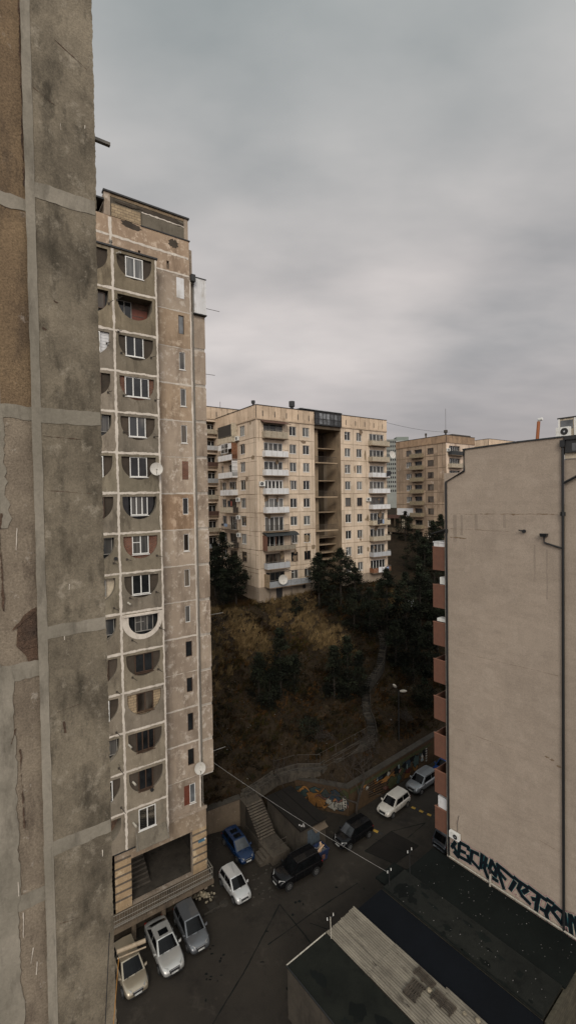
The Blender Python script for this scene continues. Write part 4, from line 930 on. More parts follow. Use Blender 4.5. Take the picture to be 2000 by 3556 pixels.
for s0, z0, s1, z1 in ((20, -12.3, 12.6, -12.1), (20.3, -18.6, 15, -18.4), (14.4, -24.1, 12.6, -24.2)): ragged(mb.new(), RF, (s0, z0), (s1, z1), .012, .004, .01, .15)
for s, z in ((13.35, -18.0), (13.0, -18.05), (12.55, -18.3), (15.6, -1.2)): blotch(mb.new(), RF, s, z, .14, .07, .006, 0, 9, .5)
mb.build('crack', 'block_joint', rb)
mb = Each()
for s, z0, L, w_ in ((20.2, -1.3, 2.2, .3), (19.6, -1.3, 1.6, .2), (18.4, -1.25, 1.2, .25), (14.1, -3.3, 2.6, .12), (13.3, -3.6, 3.4, .1), (16.2, -1.2, 1.0, .2)):
    ragged(mb.new(), RF, (s, z0), (s, z0-L), w_, .003, .02, .2)
mb.build('rain_streak', 'stucco_damp', rb)
mb = Each()
for s0, s1, z0, z1 in ((16.9, 15.2, -.2, .55), (17.9, 16.6, 1.2, 2.2), (18.9, 18.1, -6.3, -5.2), (15.3, 13.2, -10.6, -9.3), (18.6, 17.1, -16.4, -15.3), (14.4, 12.9, -22.0, -20.6), (20.3, 19.5, -20.4, -18.8)):
    e = lambda: random.uniform(-.08, .08)
    m_ = mb.new(); pts = [(s0+e(), z0+e()), ((s0+s1)/2, z0+e()), (s1+e(), z0+e()), (s1+e(), (z0+z1)/2), (s1+e(), z1+e()), ((s0+s1)/2, z1+e()), (s0+e(), z1+e()), (s0+e(), (z0+z1)/2)]
    m_.face([RF(s, .0025, z) for s, z in pts])
mb.build('render_patch', 'stucco_patch', rb)
# balconies on its far side, seen from their ends
for r in range(-1, 7):
    zt_, zb_ = -7.15-3.14*r, -9.05-3.14*r
    mb = MB(); mb.box(RF, 21.14, 22.27, -.1, -.04, zb_, zt_, 0); mb.box(RF, 22.2, 22.27, -3.6, -.1, zb_, zt_, 0); mb.box(RF, 21.14, 22.27, -3.6, -3.55, zb_, zt_, 0); mb.box(RF, 21.14, 22.2, -3.55, -.1, zb_, zb_+.12, 1); mb.box(RF, 21.13, 22.3, -.12, -.02, zt_, zt_+.05, 0, 1.5)
    mb.build('balcony', ['rust_balcony', 'dark_concrete'], rb)
mb = MB()
for z in (-11.9+1.1, -14.2, -17.3): mb.box(RF, 21.14, 21.3, -2.2, -1.6, z, z+.9)
mb.build('balcony_window', 'white_frame', rb)
bx('balcony_glazing', 'white_panel', RF, (21.14, 22.05, -3.3, -.2, -26.0, -25.05), rb)
mb = MB(); mb.hexa([RF(21.12, -.05, -2.55), RF(22.45, -.05, -2.95), RF(22.45, -3, -2.95), RF(21.12, -3, -2.55), RF(21.12, -.05, -2.45), RF(22.45, -.05, -2.87), RF(22.45, -3, -2.87), RF(21.12, -3, -2.45)]); mb.tube([RF(21.15, -.5, -3.5), RF(21.8, -.5, -2.85)], .03, 5); mb.build('canopy', 'dark_metal', rb)
mb = MB(); mb.box(RF, 21.14, 22.2, -3, -.1, -3.95, -3.62); mb.box(RF, 21.1, 22.25, -3.05, -.05, -3.62, -3.54); mb.build('balcony_box', 'white_panel', rb)
mb = MB(); mb.tube([RF(14.42, -1.2, 3.9), RF(14.3, -1.2, 5.4)], .11, 10); mb.build('flue_pipe', 'pipe_orange', rb)
mb = MB(); mb.tube([RF(14.3, -1.2, 5.38), RF(14.29, -1.2, 5.52), RF(14.05, -1.2, 5.56)], .115, 10); mb.build('flue_elbow', 'white_plastic', rb)
bx('balcony_box', 'white_plastic', RF, (21.2, 21.75, -.9, -.25, -7.08, -6.5), rb); bx('balcony_box', 'white_plastic', RF, (21.2, 22.0, -.9, -.2, -10.2, -9.95), rb)
# spray lettering
ST = [[(20.36, -28.04), (20.67, -28.6)], [(20.56, -28.31), (20.24, -28.79)], [(20.44, -28.91), (20.13, -29.09)], [(19.96, -27.74), (20.09, -28.99)], [(19.96, -27.81), (19.22, -27.75), (19.23, -27.97)], [(19.96, -28.44), (19.5, -28.38)], [(20.09, -28.99), (19.08, -28.9)], [(19.27, -28.5), (19.08, -28.97)],
 [(18.4, -27.84), (18.92, -27.9), (19.0, -28.63), (18.34, -28.94)], [(18.07, -27.68), (18.19, -28.78)], [(17.75, -27.73), (17.9, -28.67), (17.64, -29.2)], [(18.11, -28.23), (17.72, -28.27)], [(17.29, -27.7), (17.5, -28.42), (17.05, -28.69), (16.94, -28.21), (17.29, -27.7)], [(17.19, -28.99), (16.88, -29.0)],
 [(16.84, -27.73), (16.74, -28.36), (16.4, -29.24)], [(16.84, -27.73), (16.33, -27.83), (15.73, -27.99)], [(16.6, -28.27), (16.3, -28.45)], [(15.57, -28.22), (15.9, -29.01)], [(15.57, -27.92), (15.35, -27.98)], [(14.68, -28.04), (15.12, -28.0), (15.32, -28.59), (15.03, -28.93), (14.53, -29.12)], [(14.97, -28.59), (14.68, -28.24)],
 [(14.53, -27.97), (13.92, -28.06), (13.44, -28.12)], [(13.92, -28.19), (14.04, -28.92), (14.1, -29.5)], [(14.31, -28.65), (14.04, -28.53)], [(13.21, -28.41), (13.39, -28.98), (13.74, -28.97)], [(13.45, -28.95), (13.3, -29.5)], [(13.3, -28.02), (12.98, -28.06)], [(12.78, -28.18), (13.04, -28.61), (12.7, -28.87), (12.42, -29.11)], [(12.78, -28.18), (12.25, -28.3), (12.36, -29.07)],
 [(12.25, -28.24), (12.14, -28.97)], [(11.89, -28.15), (11.89, -28.85), (11.81, -29.5)], [(11.84, -28.14), (11.54, -28.6)], [(11.49, -28.07), (11.54, -28.6), (11.38, -29.5)]]
mb = MB()
def strokes(w, d, m):
    k = 0
    for pl in ST:
        for (x0, z0), (x1, z1) in zip(pl, pl[1:]):
            L = math.hypot(x1-x0, z1-z0); ux, uz = (x1-x0)/L, (z1-z0)/L; e = w*.32; dd = d+.0007*(k % 7)/7*4; k += 1
            a, b = w/2, w/2*.86
            q = [(x0-ux*e-uz*a, z0-uz*e+ux*a), (x0-ux*e+uz*a, z0-uz*e-ux*a), (x1+ux*e+uz*b, z1+uz*e-ux*b), (x1+ux*e-uz*b, z1+uz*e+ux*b)]
            mb.face([RF(s, dd, z) for s, z in q], m)
strokes(.50, .004, 2); strokes(.44, .008, 3); strokes(.34, .013, 1); strokes(.27, .018, 0)
sc_ = [(15.67, -29.2), (15.45, -29.08), (15.54, -29.28), (15.35, -29.28), (15.22, -29.29)]
for p, q in zip(sc_, sc_[1:]): ragged(mb, RF, p, q, .025, .01, .004, .05, 2)
mb.build('spray_lettering', ['spray_black', 'spray_teal', 'spray_pink', 'spray_pale'], rb)
aircon(RF, 19.85, -27.55, 'white air conditioner low on the stuccoed wall above the first spray letters', .85, .5, .3)
mb = MB(); mb.tube([RF(20.1, .1, -26.95), RF(20.15, .06, -26.3), RF(20.0, .04, -25.6)], .015, 4); mb.build('cable', 'cable_black', rb)
# rooftop unit
ru = thing('roof_cabin', FM(34.2, 11.8, 4.0), ROT_M, 'small pale clad cabin standing on the right-hand roof edge', 'cabin')
mb = MB(); mb.box(FM, 34.4, 38, 11.9-4, 12.9, 4.0, 5.32, 0); mb.box(FM, 34.35, 38.1, 7.8, 12.97, 5.32, 5.4, 1)
for s in (12.86, 11.88): mb.box(FM, 34.36, 34.44, s-.05, s+.05, 4.0, 5.32, 2)
mb.build('cladding', ['cream_panel', 'dark_metal', 'white_frame'], ru)
bx('cabin_window', 'pane_grey', FM, (34.38, 34.4, 12.0, 12.78, 4.6, 5.2), ru)
KF = lambda s, d, z: FM(34.2-d, s, z)
aircon(KF, 12.02, 4.06, 'white air conditioner with a black fan standing before the pale roof cabin', .82, .62, .35)
# ================================================================== row of flat-roofed sheds in front of the stuccoed wall
def shed(name, m0, m1, w0, w1, zr, roofmat, wallmat, label, lip=.12, over=.08):
    t = thing(name, FM((m0+m1)/2, (w0+w1)/2, G), ROT_M, label, 'shed')
    mb = MB(); mb.box(FM, m0, m1, w0, w1, G, zr-.12); mb.build('wall', wallmat, t)
    mb = MB(); n = 24; x0, x1 = m0-.02, m1+.0
    mb.box(FM, x0, x1, w0-over, w1+over, zr-.118, zr)
    mb.build('roof', roofmat, t); return t
g1 = shed('garage', 17.62, 21.05, -4, 22.55, -29.6, 'bitumen_green', 'hut_wall', 'garage with a dark greenish felt roof, nearest the bottom edge')
mb = MB(); mb.tube([FM(17.6, 22.62, -29.58), FM(21.0, 22.6, -29.55)], .04, 6); mb.tube([FM(17.58, 22.6, -29.57), FM(17.58, 4, -29.57)], .035, 5, 1); mb.build('roof_edge', ['pipe_white', 'pipe_black'], g1)
mb = Each()
def gblotch(mb, F, cx, cy, rx, ry, z, m=0, n=16, j=.35):
    mb.face([F(cx+rx*math.cos(2*math.pi*k/n)*(1+random.uniform(-j, j)), cy+ry*math.sin(2*math.pi*k/n)*(1+random.uniform(-j, j)), z) for k in range(n)], m, random.uniform(.7, 1.2))
for i in range(10): gblotch(mb.new(), FM, random.uniform(18, 20.8), random.uniform(9, 22), random.uniform(.1, .5), random.uniform(.1, .7), -29.596, 0)
gblotch(mb.new(), FM, 19.2, 15.9, .45, .75, -29.595, 1)
mb.build('roof_stain', ['bitumen_black', 'bitumen_grey'], g1)
g2 = thing('garage', FM(22.4, 10, G), ROT_M, 'garage under the pale grey corrugated sheets', 'shed')
bx('wall', 'hut_wall', FM, (21.07, 23.85, -4, 22.35, G, -29.72), g2)
def corrugated(name, m0, m1, w0, w1, z0, z1, mat, parent, pitch=.16, amp=.028, rag=.06):
    cols = int((m1-m0)/pitch*6); rows = [w0, w1]
    V, F_ = [], []
    e0 = [random.uniform(-rag, rag) for _ in range(cols//6+2)]; e1 = [random.uniform(-rag, rag)*.6 for _ in range(cols//6+2)]
    for i in range(cols+1):
        m = m0+(m1-m0)*i/cols; zz = z0+(z1-z0)*i/cols + amp*math.sin(2*math.pi*i/6)
        for j, w in enumerate((w0+e0[i//6]*1.0, w1+e1[i//6])):
            V.append(FM(m, w, zz)); 
    for i in range(cols): F_.append((2*i, 2*i+1, 2*i+3, 2*i+2))
    o = fast_mesh(name, V, F_, mat, np.repeat(rng.uniform(.78, 1.15, (cols//6+1)), 6)[:cols, None].repeat(3, 1), parent)
    o.data.polygons.foreach_set('use_smooth', [True]*len(F_)); return o
for w0, w1, dz, m1 in ((18.75, 22.65, 0.0, 23.9), (15.1, 18.95, .035, 23.9), (11.4, 15.3, .0, 24.1), (7.5, 11.6, .03, 24.1), (3.5, 7.7, 0, 24.0)):
    corrugated('corrugated_sheet', 21.12, m1, w0, w1, -29.62+dz, -29.42+dz, 'slate_roof', g2)
mb = Each()
for i in range(7): gblotch(mb.new(), FM, random.uniform(21.3, 23.6), random.uniform(11, 22), .035, random.uniform(.08, .25), -29.42, 0, 9)
mb.build('moss_patch', 'wood_grey', g2)
g3 = shed('garage', 23.95, 26.8, 11.0, 22.45, -29.66, 'bitumen_blue', 'hut_wall', 'garage with a smooth blue-black roof between corrugated sheets and grey felt')
g4 = shed('garage', 26.88, 29.6, 11.05, 22.4, -29.55, 'bitumen_grey', 'mossy_stone', 'garage with a grey-green felt roof flecked with litter, third strip from the wall')
g5 = shed('garage', 29.68, 33.38, 10.9, 22.3, -29.6, 'bitumen_black', 'mossy_stone', 'garage with a black felt roof running along the foot of the stuccoed wall')
mb = MB(); mb.box(FM, 26.9, 26.97, 11, 22.45, -29.56, -29.51); mb.build('roof_edge', 'bitumen_black', g4)
mb = Each(); gblotch(mb.new(), FM, 27.9, 21.3, .75, .6, -29.546); gblotch(mb.new(), FM, 28.4, 21.0, .4, .3, -29.5455)
for i in range(14): gblotch(mb.new(), FM, random.uniform(27, 29.4), random.uniform(11.4, 22), random.uniform(.05, .3), random.uniform(.1, .5), -29.547)
for i in range(5): gblotch(mb.new(), FM, 26.98+.02, random.uniform(12, 20), .12, .3, -29.544)
mb.build('roof_stain', 'bitumen_black', g4)
for g, m0, m1, z, n in ((g5, 30, 33.2, -29.592, 70), (g4, 27, 29.5, -29.54, 45)):
    mb = MB()
    for i in range(n):
        m, w = random.uniform(m0, m1), random.uniform(11.2, 21.8); s = random.uniform(.012, .035)
        mb.box(FM, m, m+s*random.uniform(1, 2), w, w+s, z-.002, z+s*.5, 0, random.uniform(.3, 1))
    o = mb.build('roof_litter', 'litter_white'); tag(o, 'small pale litter scattered over the %s felt roof' % ('black' if g is g5 else 'grey-green'), 'litter', kind='stuff')
# low roof lean-to at the street end
mb = MB(); mb.box(FM, 27.95, 30.0, 22.5, 23.6, -30.6, -30.5); o = bx('flat_canopy', 'bitumen_black', FM, (27.75, 30.1, 22.5, 23.9, -30.25, -30.1), g4)
# rear stone wall and yard objects behind the sheds
mb = MB(); mb.box(FM, 27.0, 33.3, 10.7, 10.92, G, -29.8); mb.build('rear_wall', 'mossy_stone', g5)
def pallet(m, w, z, rot, label, sx=1.2, sy=.9):
    t = thing('wooden_pallet', FM(m, w, z), ROT_M+rot, label, 'pallet')
    c, s = math.cos(rot), math.sin(rot)
    P = lambda x, y, zz: FM(m+c*x-s*y, w+s*x+c*y, z+zz)
    mb = MB()
    for k in range(6): y = -sy/2+k*sy/6; mb.box(P, -sx/2+random.uniform(-.05, .05), sx/2, y+.02, y+sy/6-.03, .1, .125, 0, random.uniform(.6, 1.4))
    mb.build('deck_board', 'wood_grey', t)
    mb = MB()
    for x in (-sx/2, -.05, sx/2-.1): mb.box(P, x, x+.1, -sy/2, sy/2, 0, .098, 0, random.uniform(.5, 1.1))
    mb.build('bearer', 'wood_grey', t)
pallet(22.4, 16.42, -29.42, .05, 'broken grey pallet lying flat on the corrugated roof', 1.15, .85)
pallet(23.45, 16.4, -29.36, 1.5, 'grey pallet at the edge of the corrugated roof beside the blue-black roof', 1.25, .6)
pallet(23.1, 14.9, -29.38, 1.55, 'third grey pallet on the corrugated roof, nearest the bottom edge', 1.3, .7)
for m, w, s, l in ((23.05, 15.8, .17, 'pale stone block between the pallets on the corrugated roof'), (23.75, 13.14, .15, 'pale stone at the lower edge of the corrugated roof'), (23.5, 13.8, .12, 'small white stone near the end of the corrugated roof')):
    mb = MB(); bm = bmesh.new(); bmesh.ops.create_icosphere(bm, subdivisions=2, radius=s)
    for v in bm.verts: v.co *= random.uniform(.8, 1.1); v.co.z *= .6
    c = Vector(FM(m, w, -29.3)); 
    for f in bm.faces: mb.face([tuple(v.co+c) for v in f.verts])
    bm.free(); tag(mb.build('stone', 'stone_pale'), l, 'stone')
def util_pole(x, y, z, h, label, arm, lean=0, white=False):
    t = thing('wire_pole', (x, y, z), 0, label, 'pole')
    mb = MB(); mb.tube([(x, y, z-.2), (x+lean, y, z+h)], .035, 6); mb.build('post', 'pipe_white' if white else 'dark_metal', t)
    mb = MB(); ax, ay = MX, MY
    mb.tube([(x-ax*arm+lean, y-ay*arm, z+h-.08), (x+ax*arm+lean, y+ay*arm, z+h-.08)], .022, 5); mb.build('crossarm', 'dark_metal', t)
    for sgn in (-1, 1):
        mb = MB(); mb.tube([(x+ax*arm*sgn+lean, y+ay*arm*sgn, z+h-.06), (x+ax*arm*sgn+lean, y+ay*arm*sgn, z+h+.12)], [.035, .025], 8); mb.build('insulator', 'white_plastic', t)
util_pole(2.47, 30.46, -29.6, 1.45, 'white pole with two insulators at the corner of the corrugated roof', .28, -.05, True)
util_pole(7.3, 34.55, -29.55, 1.15, 'short dark pole where the white cable meets the grey-green roof', .2)
util_pole(9.15, 35.65, -29.55, 1.85, 'taller dark pole with one crossarm at the edge of the black roof', .25)
tag(pipe([(9.4, 0, 0), (9, 0, 0)], .01).build('strut', 'pipe_white'), 'short white bent strut at the foot of the tallest roof pole', 'strut') if False else None
def cable(name, pts, r, mat, label, sag=0):
    P = []
    for (a, b) in zip(pts, pts[1:]):
        for k in range(10):
            t = k/10; P.append(tuple(a[i]+(b[i]-a[i])*t-(sag*4*t*(1-t) if i == 2 else 0) for i in range(3)))
    P.append(pts[-1]); mb = MB(); mb.tube(P, r, 5); return tag(mb.build(name, mat), label, 'cable')
E1 = FU(16.66, 36.6, -22.6)
cable('cable', [E1, (7.25, 34.5, -28.5)], .011, 'cable_white', 'white cable stretched from the tall tower down to the shed roof pole', .25)
cable('cable', [FU(16.66, 36.6, -18.7), (-4.2, 47.85, -29.4)], .02, 'cable_black', 'dark thin cable running from the tall tower down to the stair head', .2)
cable('cable', [FU(1.5, 7.0, -6.3), FU(1.1, 6.2, -8.9)], .007, 'cable_black', 'black cable slanting across the bottom of the nearest concrete wall')
cable('cable', [FU(1.62, 7.0, -6.75), FU(1.2, 6.4, -8.9)], .005, 'cable_orange', 'orange cable slanting across the bottom of the nearest concrete wall')
cable('cable', [FU(66.9, 66, 16), FU(104, 76, 17.5)], .03, 'cable_black', 'thin overhead wire between the cream block and the ochre block', .6)
# ================================================================== ground, street, slope
def hill0(x, y):
    a, b = ab(x, y)
    bt = np.interp(a, [20, 28, 31.7, 46, 70, 200], [42.3, 40.5, 36.4, 37.3, 38, 40]); ztp = np.interp(a, [20, 37, 67, 100], [-18, -16.5, -12.4, -9.5])
    if b < bt: return -33.7
    if b < 63: return -30.2+(ztp+30.2)*((b-bt)/(63-bt))
    return ztp+min((b-63)*.1, 5)
def hill(x, y):
    a, b = ab(x, y)
    bt = np.interp(a, [20, 28, 31.7, 46, 70, 200], [42.3, 40.5, 36.4, 37.3, 38, 40]); ztp = np.interp(a, [20, 37, 50, 67, 100], [-18, -16.5, -15.6, -15.8, -12.5])
    if b < bt: return -33.7
    if b < 63: return -30.2+(ztp+30.2)*((b-bt)/(63-bt))
    return ztp+min((b-63)*.1, 5)
mb = MB(); S_ = 900
mb.face([(-S_, -S_, G-.03), (S_, -S_, G-.03), (S_, S_, G-.03), (-S_, S_, G-.03)]); tag(mb.build('ground', 'slope_far'), kind='structure')
mb = MB(); n = 30
def flat(pts, z, name, mat):
    mb = MB(); mb.face([(x, y, z) for x, y in pts]); return tag(mb.build(name, mat), kind='structure')
flat([FU(-40, -10, 0)[:2], FU(70, -10, 0)[:2], FU(70, 39, 0)[:2], FU(-40, 39, 0)[:2]], G-.004, 'street', 'asphalt')
flat([(-14, 38), (-8.5, 34.5), (-2.6, 40.2), (2.2, 41.2), (5.2, 47.4), (-5.3, 46.6), (-9, 45)], G, 'yard', 'yard')
flat([(6.75, 42.5), (9.75, 45.0), (11.9, 43.0), (9.1, 40.9)], G+.004, 'asphalt_patch', 'asphalt_patch')
flat([(7.75, 39.3), (9.3, 40.9), (11.5, 39.2), (9.8, 37.4)], G+.008, 'asphalt_patch', 'asphalt_patch')
mb = MB(); XY = lambda s, d, z: (s, z, G+.012+d*0)
for pl in ([(6.7, 42.5), (9.75, 45.03), (13.5, 46.15)], [(6.7, 42.5), (9.1, 40.9), (11.9, 43.05), (9.75, 45.03)], [(11.1, 44.05), (13.5, 46.15)], [(-1.2, 36.9), (.8, 34.2), (2.4, 31.6)], [(-1.2, 36.9), (-3.6, 31.5), (-6.0, 27)], [(8.0, 44.0), (11.0, 41.8)], [(1.2, 35.2), (4.3, 34.0), (7, 35.8), (9, 39)], [(-6.2, 36.7), (-7.3, 35.9)], [(-2, 33.5), (2, 36.5), (5.5, 38.9)]):
    for p, q in zip(pl, pl[1:]): ragged(mb, XY, p, q, .06, 0, .02, .25)
o = mb.build('street_seam', 'bitumen_black'); tag(o, kind='structure')
mb = MB()
for i in range(16): gblotch(mb, I3, random.uniform(-7, 6), random.uniform(28, 40), random.uniform(.04, .2), random.uniform(.04, .12), G+.006+i*.0001, 0)
for i in range(14): gblotch(mb, I3, random.uniform(-6.3, -5.0), random.uniform(30.5, 33.5), random.uniform(.03, .12), random.uniform(.03, .1), G+.0095, 0)
tag(mb.build('oil_stain', 'bitumen_black'), kind='structure')
mb = MB()
for i in range(34):
    x = random.gauss(-2.6, .5); y = random.gauss(39.6, 1.7); gblotch(mb, I3, x, y, random.uniform(.03, .15), random.uniform(.03, .11), G+.013+i*.0001, 0, 9, .5)
tag(mb.build('mortar_spill', 'yard_spill'), kind='structure')
o = flat([(-5.77+.36*math.cos(k*.314), 37.07+.36*math.sin(k*.314)) for k in range(20)], G+.012, 'manhole_cover', 'dark_concrete')
del o['kind']; tag(o, 'round concrete manhole cover set in the street', 'manhole')
# terrain of the slope
A_ = np.concatenate([np.linspace(-60, 16, 14), np.linspace(18, 80, 95), np.linspace(82, 420, 60)]); B_ = np.concatenate([np.linspace(35.5, 66, 85), np.linspace(67, 120, 50), np.linspace(125, 700, 50)])
V, F_ = [], []
def sn(x, y): return math.sin(x*.9+1.3*math.sin(y*.7))*math.cos(y*.8+math.sin(x*.5))
for a in A_:
    for b in B_:
        x, y, _ = FU(a, b, 0); z = hill(x, y)
        if z > -33 and b < 63.0: z += .22*sn(x, y)+.1*sn(2.3*x+5, 2.1*y)
        if b > 140: z += (b-140)*.03
        V.append((x, y, z))
nb_ = len(B_)
for i in range(len(A_)-1):
    for j in range(nb_-1): F_.append((i*nb_+j, (i+1)*nb_+j, (i+1)*nb_+j+1, i*nb_+j+1))
o = fast_mesh('hillside', V, F_, 'soil'); o.data.polygons.foreach_set('use_smooth', [True]*len(F_)); tag(o, kind='structure')
# dry grass on the slope
PATH = [(-5.4, 46.5), (-1.8, 49.3), (.5, 49.9), (3.1, 49.7), (5.4, 51.2), (9.5, 54.5)]
STAIR = [(x, y, hill(x, y)+.15 if y > 59 else z) for x, y, z in [(9.7, 54.7, -28.7), (9.8, 56.5, -28.0), (9.5, 57.8, -27.3), (9.8, 60.1, -26.3), (10.0, 61.6, -25.6), (11.1, 63.3, -25.2), (12.8, 65.9, -24.4), (14.3, 70.4, -22.5), (14.5, 73.3, -21.0), (13.6, 75.7, -19.4), (13.2, 77.3, -18.4)]]
def near_poly(x, y, P, r):
    for p, q in zip(P, P[1:]):
        dx, dy = q[0]-p[0], q[1]-p[1]; t = max(0, min(1, ((x-p[0])*dx+(y-p[1])*dy)/(dx*dx+dy*dy)))
        if math.hypot(x-p[0]-t*dx, y-p[1]-t*dy) < r: return True
    return False
V, F_, T_ = [], [], []
def tuft(x, y, z, n, h, spread, tint, lean):
    for k in range(n):
        az = random.uniform(0, 6.28); r = random.uniform(0, spread); bx_, by_ = x+r*math.cos(az), y+r*math.sin(az)
        hh = h*random.uniform(.5, 1.2); w = .025+.02*random.random(); l = lean*hh
        ox, oy = random.gauss(l, .3*hh), random.gauss(-l*.8, .3*hh); i = len(V)
        V.extend([(bx_-w, by_, z), (bx_+w, by_, z), (bx_+ox, by_+oy, z+hh)]); F_.append((i, i+1, i+2)); q = random.uniform(.7, 1.3); T_.append([c*q for c in tint])
cnt = 0
def ok_spot(x, y, z): return z > -31 and not near_poly(x, y, PATH, .8) and not near_poly(x, y, STAIR, .9)
while cnt < 1500:
    a, b = random.uniform(16, 66), random.uniform(38.5, 66); x, y, _ = FU(a, b, 0)
    t = (b-40)/24; g = sn(x*.35+2, y*.4)+.6*sn(x*.9, y*.8+3)
    gold = max(0, 1-abs(t-.76)/.36)*(.62+.55*g)*(1 if a < 47 else .4)+.1*random.random()
    n, sp_, ln_ = random.randint(5, 11), random.uniform(.35, .9), random.uniform(-.2, .8)
    q_ = random.uniform(.5, 1.35)
    if gold > .28: c_ = ((.4+gold*1.0)*q_, (.36+gold*.85)*q_, (.30+gold*.66)*q_); h_, k_ = random.uniform(.4, .95), 12
    else: c_ = random.choice(((.32, .22, .15), (.2, .17, .11), (.15, .165, .085), (.42, .27, .165), (.13, .12, .09), (.24, .22, .16))); c_ = tuple(v*q_ for v in c_); h_, k_ = random.uniform(.25, .65), 8
    for m in range(n):
        x2, y2 = x+random.gauss(0, sp_), y+random.gauss(0, sp_); z2 = hill(x2, y2)
        if ok_spot(x2, y2, z2): tuft(x2, y2, z2-.05, k_, h_*random.uniform(.7, 1.2), .28, c_, ln_)
    cnt += 1
tag(fast_mesh('dry_grass', V, F_, 'grass', T_), 'dry golden and brown grass growing over the slope', 'grass', kind='stuff')
# low brown scrub
V, F_, T_ = [], [], []
cnt = 0
while cnt < 520:
    a, b = random.uniform(16, 66), random.uniform(38.5, 63); x, y, _ = FU(a, b, 0); z = hill(x, y)
    if z < -31 or near_poly(x, y, PATH, .75) or near_poly(x, y, STAIR, .7): continue
    if random.random() < max(0, 1-abs((b-58)/8)) and a < 46: continue
    r = random.uniform(.4, 1.3); tn_ = random.uniform(.45, 1.2); c3 = (tn_*random.uniform(.9, 1.5), tn_, tn_*.8)
    for k in range(90):
        d = rng.normal(0, 1, 3); d /= np.linalg.norm(d)+1e-6; d[2] = abs(d[2])*.7; p = np.array([x, y, z])+d*r*random.uniform(0, 1.1); s = .08
        q = rng.normal(0, s, (3, 3)); i = len(V); V.extend([tuple(p+q[0]), tuple(p+q[1]), tuple(p+q[2])]); F_.append((i, i+1, i+2)); f = random.uniform(.6, 1.3); T_.append([u*f for u in c3])
    cnt += 1
tag(fast_mesh('scrub', V, F_, 'scrub', T_), 'dark brown low scrub covering the slope', 'scrub', kind='stuff')
mb = MB(); cnt = 0
while cnt < 520:
    a, b = random.uniform(17, 52), random.uniform(39, 62.5); x, y, _ = FU(a, b, 0); z = hill(x, y)
    if z < -31: continue
    s = random.uniform(.03, .08); q = random.uniform(0, 3.1); c, sn_ = math.cos(q)*s, math.sin(q)*s; k = random.uniform(.6, 2); zz = z+random.uniform(.2, .45)
    mb.face([(x+c*k, y+sn_*k, zz), (x-sn_, y+c, zz+.03), (x-c*k, y-sn_*k, zz+.05), (x+sn_, y-c, zz+.02)], 0, random.uniform(.35, 1.2)); cnt += 1
tag(mb.build('scattered_litter', 'litter_white'), 'white scraps of litter strewn over the slope', 'litter', kind='stuff')
# ================================================================== walls, shed hut and steps at the foot of the slope
def wall_run(P, h0, h1, th, base, mat, t, name='wall_face', coping=None):
    mb = MB(); pts = [Vector((p[0], p[1], 0)) for p in P]
    for i in range(len(P)-1):
        d = (pts[i+1]-pts[i]).normalized(); nrm = Vector((-d.y, d.x, 0))*th
        za, zb = P[i][2], P[i+1][2]
        a, b = pts[i], pts[i+1]
        mb.hexa([(a.x, a.y, base), (b.x, b.y, base), (b.x+nrm.x, b.y+nrm.y, base), (a.x+nrm.x, a.y+nrm.y, base), (a.x, a.y, za), (b.x, b.y, zb), (b.x+nrm.x, b.y+nrm.y, zb), (a.x+nrm.x, a.y+nrm.y, za)], 0)
        if coping:
            f = -d.y, d.x; o_ = Vector((d.y, -d.x, 0))*.08
            mb.hexa([(a.x+o_.x, a.y+o_.y, za+.002), (b.x+o_.x, b.y+o_.y, zb+.002), (b.x+nrm.x*1.3, b.y+nrm.y*1.3, zb+.002), (a.x+nrm.x*1.3, a.y+nrm.y*1.3, za+.002), (a.x+o_.x, a.y+o_.y, za+.12), (b.x+o_.x, b.y+o_.y, zb+.12), (b.x+nrm.x*1.3, b.y+nrm.y*1.3, zb+.12), (a.x+nrm.x*1.3, a.y+nrm.y*1.3, za+.12)], 1)
    return mb.build(name, [mat, 'dark_concrete'], t)
tw1 = thing('retaining_wall', (-7, 45.5, G), 0, 'stained tan retaining wall behind the blue car', 'wall')
wall_run([(-13, 43.2, -30.9), (-8.5, 44.95, -30.6), (-5.3, 46.2, -30.25)], 0, 0, .5, G-.2, 'tan_wall', tw1, coping=True)
mwl = thing('retaining_wall', (2.5, 48.2, G), 0, 'painted retaining wall with ochre and teal swirls behind the flat-roofed hut', 'wall')
P1 = [(-3.2, 50.6, -30.3), (-.4, 49.6, -30.2), (2.6, 48.5, -30.15), (5.85, 47.3, -30.1)]
wall_run(P1, 0, 0, .5, G-.2, 'mural_brown', mwl, coping=True)
mwr = thing('retaining_wall', (11, 52, G), 0, 'painted retaining wall along the street behind the parked white and silver cars', 'wall')
P2 = [(5.88, 47.36, -30.1), (17.4, 56.8, -29.9), (25, 63, -29.8)]
wall_run(P2, 0, 0, .5, G-.2, 'mural_brown', mwr, coping=True)
def paint(P, parent, shapes):
    """flat shapes of paint on the wall face from P[0] to P[1]: (u along metres, v up metres) outlines"""
    a, b = Vector((P[0][0], P[0][1], 0)), Vector((P[1][0], P[1][1], 0)); d = (b-a).normalized(); nn = Vector((d.y, -d.x, 0))
    mb = MB(); mats = sorted({s[1] for s in shapes}); lev = 0
    for pts, m in shapes:
        lev += .0011; mb.face([tuple(a+d*u+nn*(.004+lev)+Vector((0, 0, G+v))) for u, v in pts], mats.index(m), random.uniform(.85, 1.15))
    return mb.build('mural', mats, parent)
def blob(u, v, ru, rv, n=18, j=.18, ph=0): return [(u+ru*math.cos(2*math.pi*k/n)*(1+j*math.sin(3*k+ph)), v+rv*math.sin(2*math.pi*k/n)*(1+j*math.cos(2*k+ph))) for k in range(n)]
